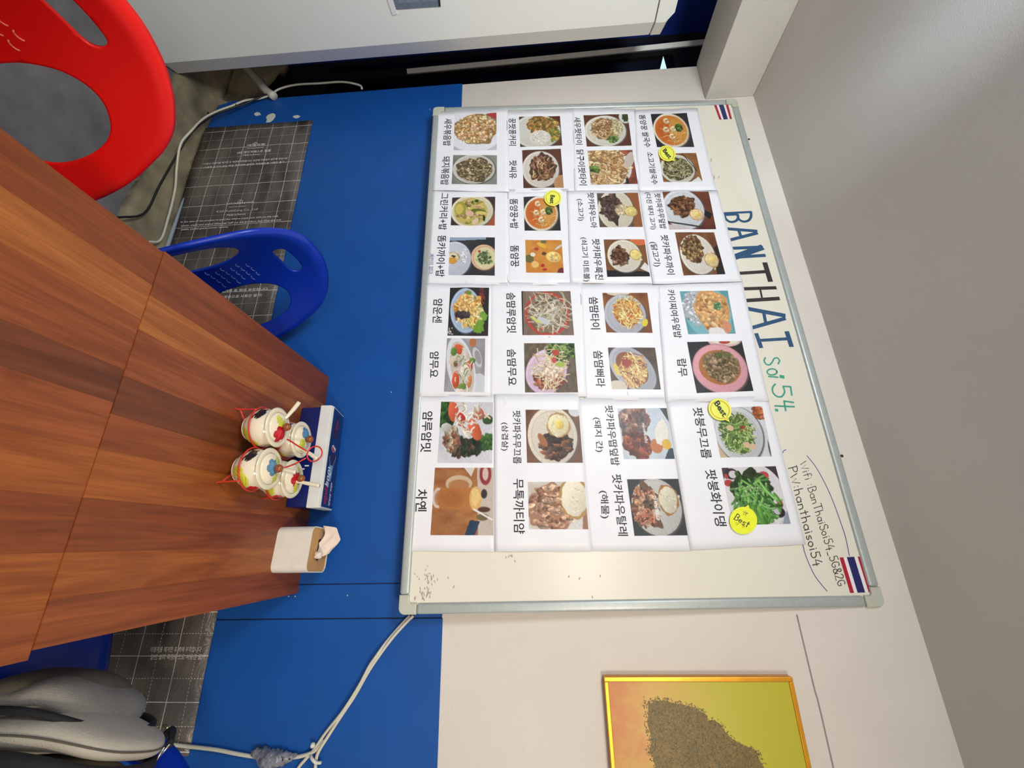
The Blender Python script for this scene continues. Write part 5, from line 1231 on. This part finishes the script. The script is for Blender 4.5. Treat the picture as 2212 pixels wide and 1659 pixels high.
# ------------------------------------------------------------------ condiment set
ZT = .737
CX, CY = -.199, -.296
jars = [(-.249, -.346), (-.156, -.349), (-.244, -.245), (-.147, -.256)]
BODY = spline([(0, .004), (.024, .003), (.027, .006), (.036, .018), (.0425, .034), (.0425, .046), (.0385, .058), (.0355, .063)], 9)
RIM = spline([(.0355, .063), (.0400, .066), (.0440, .068), (.0445, .070), (.0410, .0725), (.0350, .0722), (.0335, .070)], 4)
LID = spline([(.0335, .071), (.0315, .0745), (.022, .0785), (.010, .0815), (0, .082)], 6)
KNOB = spline([(0, .082), (.005, .083), (.0085, .088), (.0088, .0925), (.0055, .098), (0, .0995)], 4)


def flower(x, y, cx, cy, R_):
    d_ = math.hypot(x-cx, y-cy); a = math.atan2(y-cy, x-cx)
    return d_ < R_*(.70+.30*math.sqrt(abs(math.cos(2.5*a))))


def leafp(x, y, cx, cy, L, W, a):
    u = (x-cx)*math.cos(a)+(y-cy)*math.sin(a); v = -(x-cx)*math.sin(a)+(y-cy)*math.cos(a)
    return (u/L)**2+(v/W)**2 < 1+.12*math.sin(7*math.atan2(v, u)), ((v/W*1.6+.35*(u/L)**2) % .8) < .16 and abs(u/L+.1) < .55


CRM, RED, BLU, GRN, BLK = lin((228, 216, 190)), lin((204, 30, 40)), lin((96, 146, 184)), lin((206, 208, 70)), lin((34, 30, 38))


def jar(i, x, y, fcol, label, spoon, top):
    j = empty('condiment_jar', (x, y, ZT+.012)); tag(j, label, 'jar', 'painted lidded condiment jars in the red wire rack')
    me_ = lathe_mesh('body', BODY, 150); cols = np.tile(CRM, (len(me_.vertices), 1))
    for k_, v in enumerate(me_.vertices):
        th = math.degrees(math.atan2(v.co.y, v.co.x)) % 360; z = v.co.z; s = ((th-284+180) % 360-180)/180*math.pi*.041
        # painted patches facing the camera side
        for cx, cz, L, W, a, c in ((.002, .027, .015, .014, .9, GRN), (.022, .036, .017, .013, -.3, GRN), (.048, .045, .011, .010, 0, RED)) if i in (1, 3) else ((.018, .020, .021, .011, .3, GRN), (.040, .032, .012, .010, -.3, GRN), (.060, .020, .010, .010, 0, RED)):
            ins, vein = leafp(s, z, cx, cz, L, W, a)
            if ins: cols[k_] = BLK*.5+c*.5 if vein else c
        if i in (0, 2, 1) and -.075 < s < -.016 and .010 < z < .060:
            u = (s+.040)/.022; w = (z-.040)/.017; q_ = u*u+w*w
            if q_ < 1: cols[k_] = BLK if ((w > -.1 and u > -.6 and q_ < .75) or math.sin(s*260+z*420) > .35) else CRM
        if i == 3 and .05 < s < .10 and .015 < z < .05: cols[k_] = lin((30, 44, 80))
    paint(me_, cols); link('pot', me_, M['ceramic'], j)
    link('rim', lathe_mesh('rim', RIM, 48), M['ceramic_plain'], j)
    # lid painted with a flower and two leaves
    pr = [(r_, z_) for r_, z_ in LID]; pr2 = []
    for k_ in range(len(pr)-1):
        for q_ in (0, .33, .67): pr2.append((pr[k_][0]*(1-q_)+pr[k_+1][0]*q_, pr[k_][1]*(1-q_)+pr[k_+1][1]*q_))
    pr2.append(pr[-1]); ml = lathe_mesh('lid', pr2, 120); cl = np.tile(CRM, (len(ml.vertices), 1))
    for k_, v in enumerate(ml.vertices):
        a, b_ = v.co.x, v.co.y
        if flower(a, b_, *top[0], .0190): cl[k_] = fcol*(1.0 if flower(a, b_, *top[0], .0120) else .72)
        for c_ in top[1:]:
            ins, vein = leafp(a, b_, c_[0], c_[1], .0135, .0090, c_[2])
            if ins: cl[k_] = GRN*(.35 if vein else 1)
    paint(ml, cl); lid = link('lid', ml, M['ceramic'], j)
    link('lid_knob', lathe_mesh('knob', KNOB, 28), M['knob'], lid)
    a, b_ = spoon; a = Vector(a)-j.location; b_ = Vector(b_)-j.location
    md = (a+b_)/2+Vector((0, 0, .002)); inn = Vector((a.x*.6, a.y*.6, .05))
    link('spoon_handle', tube_mesh('sp', [inn, a, md, b_], .004, 12, 5, rads=[.003, .0036, .0040, .0050, .0048]), M['ceramic_plain'], j)


jar(0, *jars[0], RED, 'cream jar with black painted swoosh and red flower lid, front of rack', ((-.270, -.333, .820), (-.313, -.33, .849)), ((.015, -.002), (-.011, -.011, .5), (-.006, .004, 1.2)))
jar(1, *jars[1], BLU, 'cream jar with blue flower lid at the front, nearer the tissue box', ((-.158, -.338, .825), (-.150, -.33, .868)), ((-.002, -.004), (-.021, .014, -.9), (.021, .014, .9)))
jar(2, *jars[2], BLU, 'cream jar with blue flower lid at the back of the rack', ((-.218, -.253, .828), (-.194, -.25, .869)), ((-.013, .002), (.014, -.010, .5)))
jar(3, *jars[3], RED, 'cream jar with red flower lid at the back of the rack', ((-.140, -.256, .832), (-.130, -.25, .884)), ((.002, -.002), (.021, .006, .9), (-.021, .012, .4)))

rack = empty('wire_rack', (CX, CY, ZT)); tag(rack, 'red wire rack with a ring handle carrying four condiment jars', 'rack')
circ3 = lambda c, r_, n_=28, ax='z': [(c[0]+r_*math.cos(t), c[1]+r_*math.sin(t), c[2]) if ax == 'z' else (c[0]+r_*math.cos(t), c[1], c[2]+r_*math.sin(t)) for t in np.linspace(0, 2*math.pi, n_, endpoint=False)]
for (x, y) in jars:
    lx, ly = x-CX, y-CY; n_ = math.hypot(lx, ly); ux, uy = lx/n_, ly/n_
    link('jar_ring', tube_mesh('ring', circ3((lx, ly, .046), .0465), .0017, 8, 0, closed=True), M['red_wire'], rack)
    link('rack_leg', tube_mesh('leg', [(lx+ux*.0475, ly+uy*.0475, .048), (lx+ux*.0485, ly+uy*.0485, .02), (lx+ux*.050, ly+uy*.050, .0016), (lx+ux*.053, ly+uy*.053, .0018)], .0017, 8, 4), M['red_wire'], rack)
    link('base_wire', tube_mesh('bw', [(lx+ux*.048, ly+uy*.048, .010), (lx, ly, .0105), (0, 0, .0105)], .0017, 8, 2), M['red_wire'], rack)
link('handle_wire', tube_mesh('h1', [(0, 0, .0105), (0, 0, .05), (-.030, -.002, .072), (-.032, -.003, .082), (-.018, -.004, .106), (-.004, -.004, .131)], .0018, 8, 5), M['red_wire'], rack)
link('handle_wire', tube_mesh('h2', [(0, 0, .012), (.003, 0, .05), (.032, -.002, .074), (.032, -.003, .086), (.024, -.004, .110), (.012, -.004, .132)], .0018, 8, 5), M['red_wire'], rack)
hr = link('ring_handle', tube_mesh('hr', circ3((.003, -.004, .151), .0175, 28, 'x'), .0017, 8, 0, closed=True), M['red_wire'], rack)

# ------------------------------------------------------------------ napkin dispenser with drink advert
DX0, DX1, DY0, DY1 = -.368, -.090, -.136, -.022
dis = empty('napkin_dispenser', ((DX0+DX1)/2, (DY0+DY1)/2, ZT)); tag(dis, 'blue and white napkin box with a soft drink advert on its sloping top', 'napkin box'); ex, ey = (DX0+DX1)/2, (DY0+DY1)/2
box('box_body', (DX0-ex+.003, DY0-ey+.004, 0), (DX1-ex-.003, DY1-ey, .060), M['dispenser_blue'], dis, bev=.004, seg=3)
# wedge lid: low front lip, top rising to the back
fl = [(DY0-ey, .048), (DY0-ey, .070), (DY0-ey+.010, .084), (DY1-ey, .076), (DY1-ey, .056)]
yz = [on_y(701.9, 875.7, DY0), on_y(721.5, 876.5, DY0), on_y(651.7, 1093.4, DY0), on_y(678.4, 1093.4, DY0), on_y(749.7, 903, DY1), on_y(708, 1109, DY1)]
zl = [(yz[0][2]+yz[2][2])/2-ZT, (yz[1][2]+yz[3][2])/2-ZT, (yz[4][2]+yz[5][2])/2-ZT]   # lip foot, lip head, back edge
x0, x1 = DX0-ex, DX1-ex; f_, g_ = DY0-ey, DY1-ey
V = []
for x in (x0, x1): V += [(x, f_, zl[0]), (x, f_+.002, zl[1]), (x, f_+.012, zl[1]+.003), (x, g_, zl[2]), (x, g_, zl[0]-.004)]
me = mesh('lid', V, [(0, 1, 2, 3, 4), (9, 8, 7, 6, 5), (0, 5, 6, 1), (1, 6, 7, 2), (2, 7, 8, 3), (3, 8, 9, 4), (4, 9, 5, 0)])
b = bmesh.new(); b.from_mesh(me); bmesh.ops.recalc_face_normals(b, faces=b.faces[:]); bmesh.ops.bevel(b, geom=b.edges[:], offset=.0012, segments=2, affect='EDGES'); b.to_mesh(me); b.free()
lid = link('lid', me, M['dispenser_white'], dis)
tz0, tz1 = zl[1]+.003, zl[2]; ty0, ty1 = f_+.012, g_; NT = Vector((0, -(tz1-tz0), ty1-ty0)).normalized()


def tp(u, v, h=.0008):      # u 0..1 along, v 0..1 front to back
    return Vector((x0+.004+(x1-x0-.008)*u, ty0+.002+(ty1-ty0-.005)*v, tz0+(tz1-tz0)*(.02+.95*v)))+NT*h


def tpoly(pts_, m, nm, h): return link(nm, mesh(nm, [tp(u, v, h) for u, v in pts_], [tuple(range(len(pts_)))]), m, lid)


tpoly([(0, 0), (1, 0), (1, 1), (0, 1)], M['panel_blue'], 'advert_panel', .0008)
# bottle lying along the panel
tpoly([(.06, .50), (.10, .56), (.22, .62), (.30, .66), (.30, .16), (.22, .16), (.10, .32), (.06, .36)], M['bottle_dark'], 'printed_bottle', .0011)
tpoly([(.10, .50), (.20, .56), (.20, .30), (.10, .38)], mat('cola red', (120, 30, 36), .3), 'printed_bottle', .00125)
tpoly([(.30, .66), (.46, .70), (.46, .10), (.30, .14)], M['panel_blue'], 'printed_label', .0013)
tpoly([(.46, .68), (.50, .66), (.58, .52), (.58, .26), (.50, .14), (.46, .12)], M['bottle_dark'], 'printed_bottle', .0012)
tpoly([(.46, .72), (.50, .70), (.58, .56), (.74, .50), (.74, .26), (.58, .22), (.50, .10), (.50, .14), (.58, .27), (.58, .52), (.50, .66), (.46, .69)], M['bottle_glass'], 'printed_glass', .0013)
tpoly([(.58, .52), (.74, .48), (.74, .28), (.58, .26)], M['bottle_glass'], 'printed_glass', .0012)
cu_, cv_ = .405, .40; E_ = lambda ru, rv, a0, a1, n_=14: [(cu_+ru*math.cos(a), cv_+rv*math.sin(a)) for a in np.linspace(a0, a1, n_)]
tpoly(E_(.036, .20, 0, 2*math.pi, 24)[:-1], M['white_ink'], 'round_emblem', .0015)
tpoly(E_(.033, .185, -2.2, 1.0), M['logo_red'], 'round_emblem', .0017)
tpoly(E_(.033, .185, 1.9, 3.6), M['panel_blue'], 'round_emblem', .0017)
pt = lambda s, t: tp(s, t, .0014)
text_on('advert_lettering', 'เป๊บสุ', (.60, .70-.66), (.795, .70-.66), (.615, .46), lambda s, t: tp(s, t, .0016), M['white_ink'], lid, .03)
text_on('advert_lettering', 'ทุกมื้อ', (.80, .04), (.965, .04), (.81, .42), lambda s, t: tp(s, t, .0016), M['logo_red'], lid, .03)
text_on('advert_lettering', 'อร่อย...ซ่าทันใจ', (.745, .56), (.975, .56), (.75, .74), lambda s, t: tp(s, t, .0016), M['white_ink'], lid, .02)
for i, (u, v) in enumerate(((.60, .72), (.63, .5), (.66, .3))):
    link('front_print', mesh('fp', [(x0+(x1-x0)*u, f_+.0035, .05*v), (x0+(x1-x0)*(u+.012), f_+.0035, .05*v), (x0+(x1-x0)*(u+.012), f_+.0035, .05*v+.012), (x0+(x1-x0)*u, f_+.0035, .05*v+.012)], [(0, 1, 2, 3)]), M['white_ink'], dis)

# ------------------------------------------------------------------ tissue box
tb = empty('tissue_box', (.012, -.098, ZT), math.radians(-4)); tag(tb, 'rounded white tissue box with a bamboo lid and a tissue pulled out', 'tissue box')


def rrect(w, d_, r_, n_=7):
    out = []
    for cx, cy, a0 in ((w/2-r_, d_/2-r_, 0), (-w/2+r_, d_/2-r_, 90), (-w/2+r_, -d_/2+r_, 180), (w/2-r_, -d_/2+r_, 270)):
        out += [(cx+r_*math.cos(math.radians(a0+90*k_/(n_-1))), cy+r_*math.sin(math.radians(a0+90*k_/(n_-1)))) for k_ in range(n_)]
    return out


TW, TD, TH = .108, .100, .090
outer_, inner_ = rrect(TW, TD, .017), rrect(TW-.005, TD-.005, .0145); N_ = len(outer_); V = []
for P_, z in ((outer_, 0), (outer_, TH), (inner_, TH), (inner_, TH-.012)): V += [(x, y, z) for x, y in P_]
fs = [tuple(range(N_))[::-1]]
for k_ in range(3):
    for i in range(N_): fs.append((k_*N_+i, k_*N_+(i+1) % N_, (k_+1)*N_+(i+1) % N_, (k_+1)*N_+i))
fs.append(tuple(range(3*N_, 4*N_)))
me = mesh('tbox', V, fs); link('box_shell', me, M['tissue_box'], tb)
link('bamboo_lid', prism_mesh('tl', rrect(TW-.0056, TD-.0056, .0142), TH-.011, TH-.0015, .0006, 1), M['oak'], tb)
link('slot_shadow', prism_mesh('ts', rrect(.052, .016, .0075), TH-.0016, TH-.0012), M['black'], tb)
# tissue: a soft folded sheet rising from the slot
vs, fs = [], []; NU, NV_ = 22, 18
for j in range(NV_+1):
    v = j/NV_
    for i in range(NU+1):
        u = i/NU                # u 0: outer left corner .. 1: right corner
        top_ = np.array([np.interp(u, [0, .3, .65, 1], [-.060, -.054, -.024, .012]), np.interp(u, [0, .5, 1], [-.012, .010, .012]), np.interp(u, [0, .3, .65, 1], [.004, .038, .046, .024])])
        foot = np.array([-.008+.026*u, -.006+.004*math.sin(u*6), -.006])
        p_ = foot*(1-v)+top_*v; fold_ = math.sin(u*9+v*2)*.004*v+math.sin(u*15-v*3)*.002*v
        vs.append((p_[0]+.004*math.sin(v*5)*(u-.5), p_[1]+fold_+.006*math.sin(v*3.14), TH+p_[2]+.010*math.sin(v*3.14)*(1-u)))
for j in range(NV_):
    for i in range(NU): fs.append((j*(NU+1)+i, j*(NU+1)+i+1, (j+1)*(NU+1)+i+1, (j+1)*(NU+1)+i))
ts = link('tissue', mesh('tissue', vs, fs, True), M['tissue'], tb); s = ts.modifiers.new('thick', 'SOLIDIFY'); s.thickness = .0006
vs, fs = [], []
for j in range(13):
    for i in range(15):
        a, b_ = math.pi*j/12, 2*math.pi*i/15; vs.append((.014+.009*math.sin(a)*math.cos(b_), -.016+.010*math.cos(a), TH+.008+.011*math.sin(a)*math.sin(b_)+.002*math.sin(b_*3)))
for j in range(12):
    for i in range(15): fs.append((j*15+i, j*15+(i+1) % 15, (j+1)*15+(i+1) % 15, (j+1)*15+i))
link('tissue_roll', mesh('roll', vs, fs, True), M['tissue'], tb)
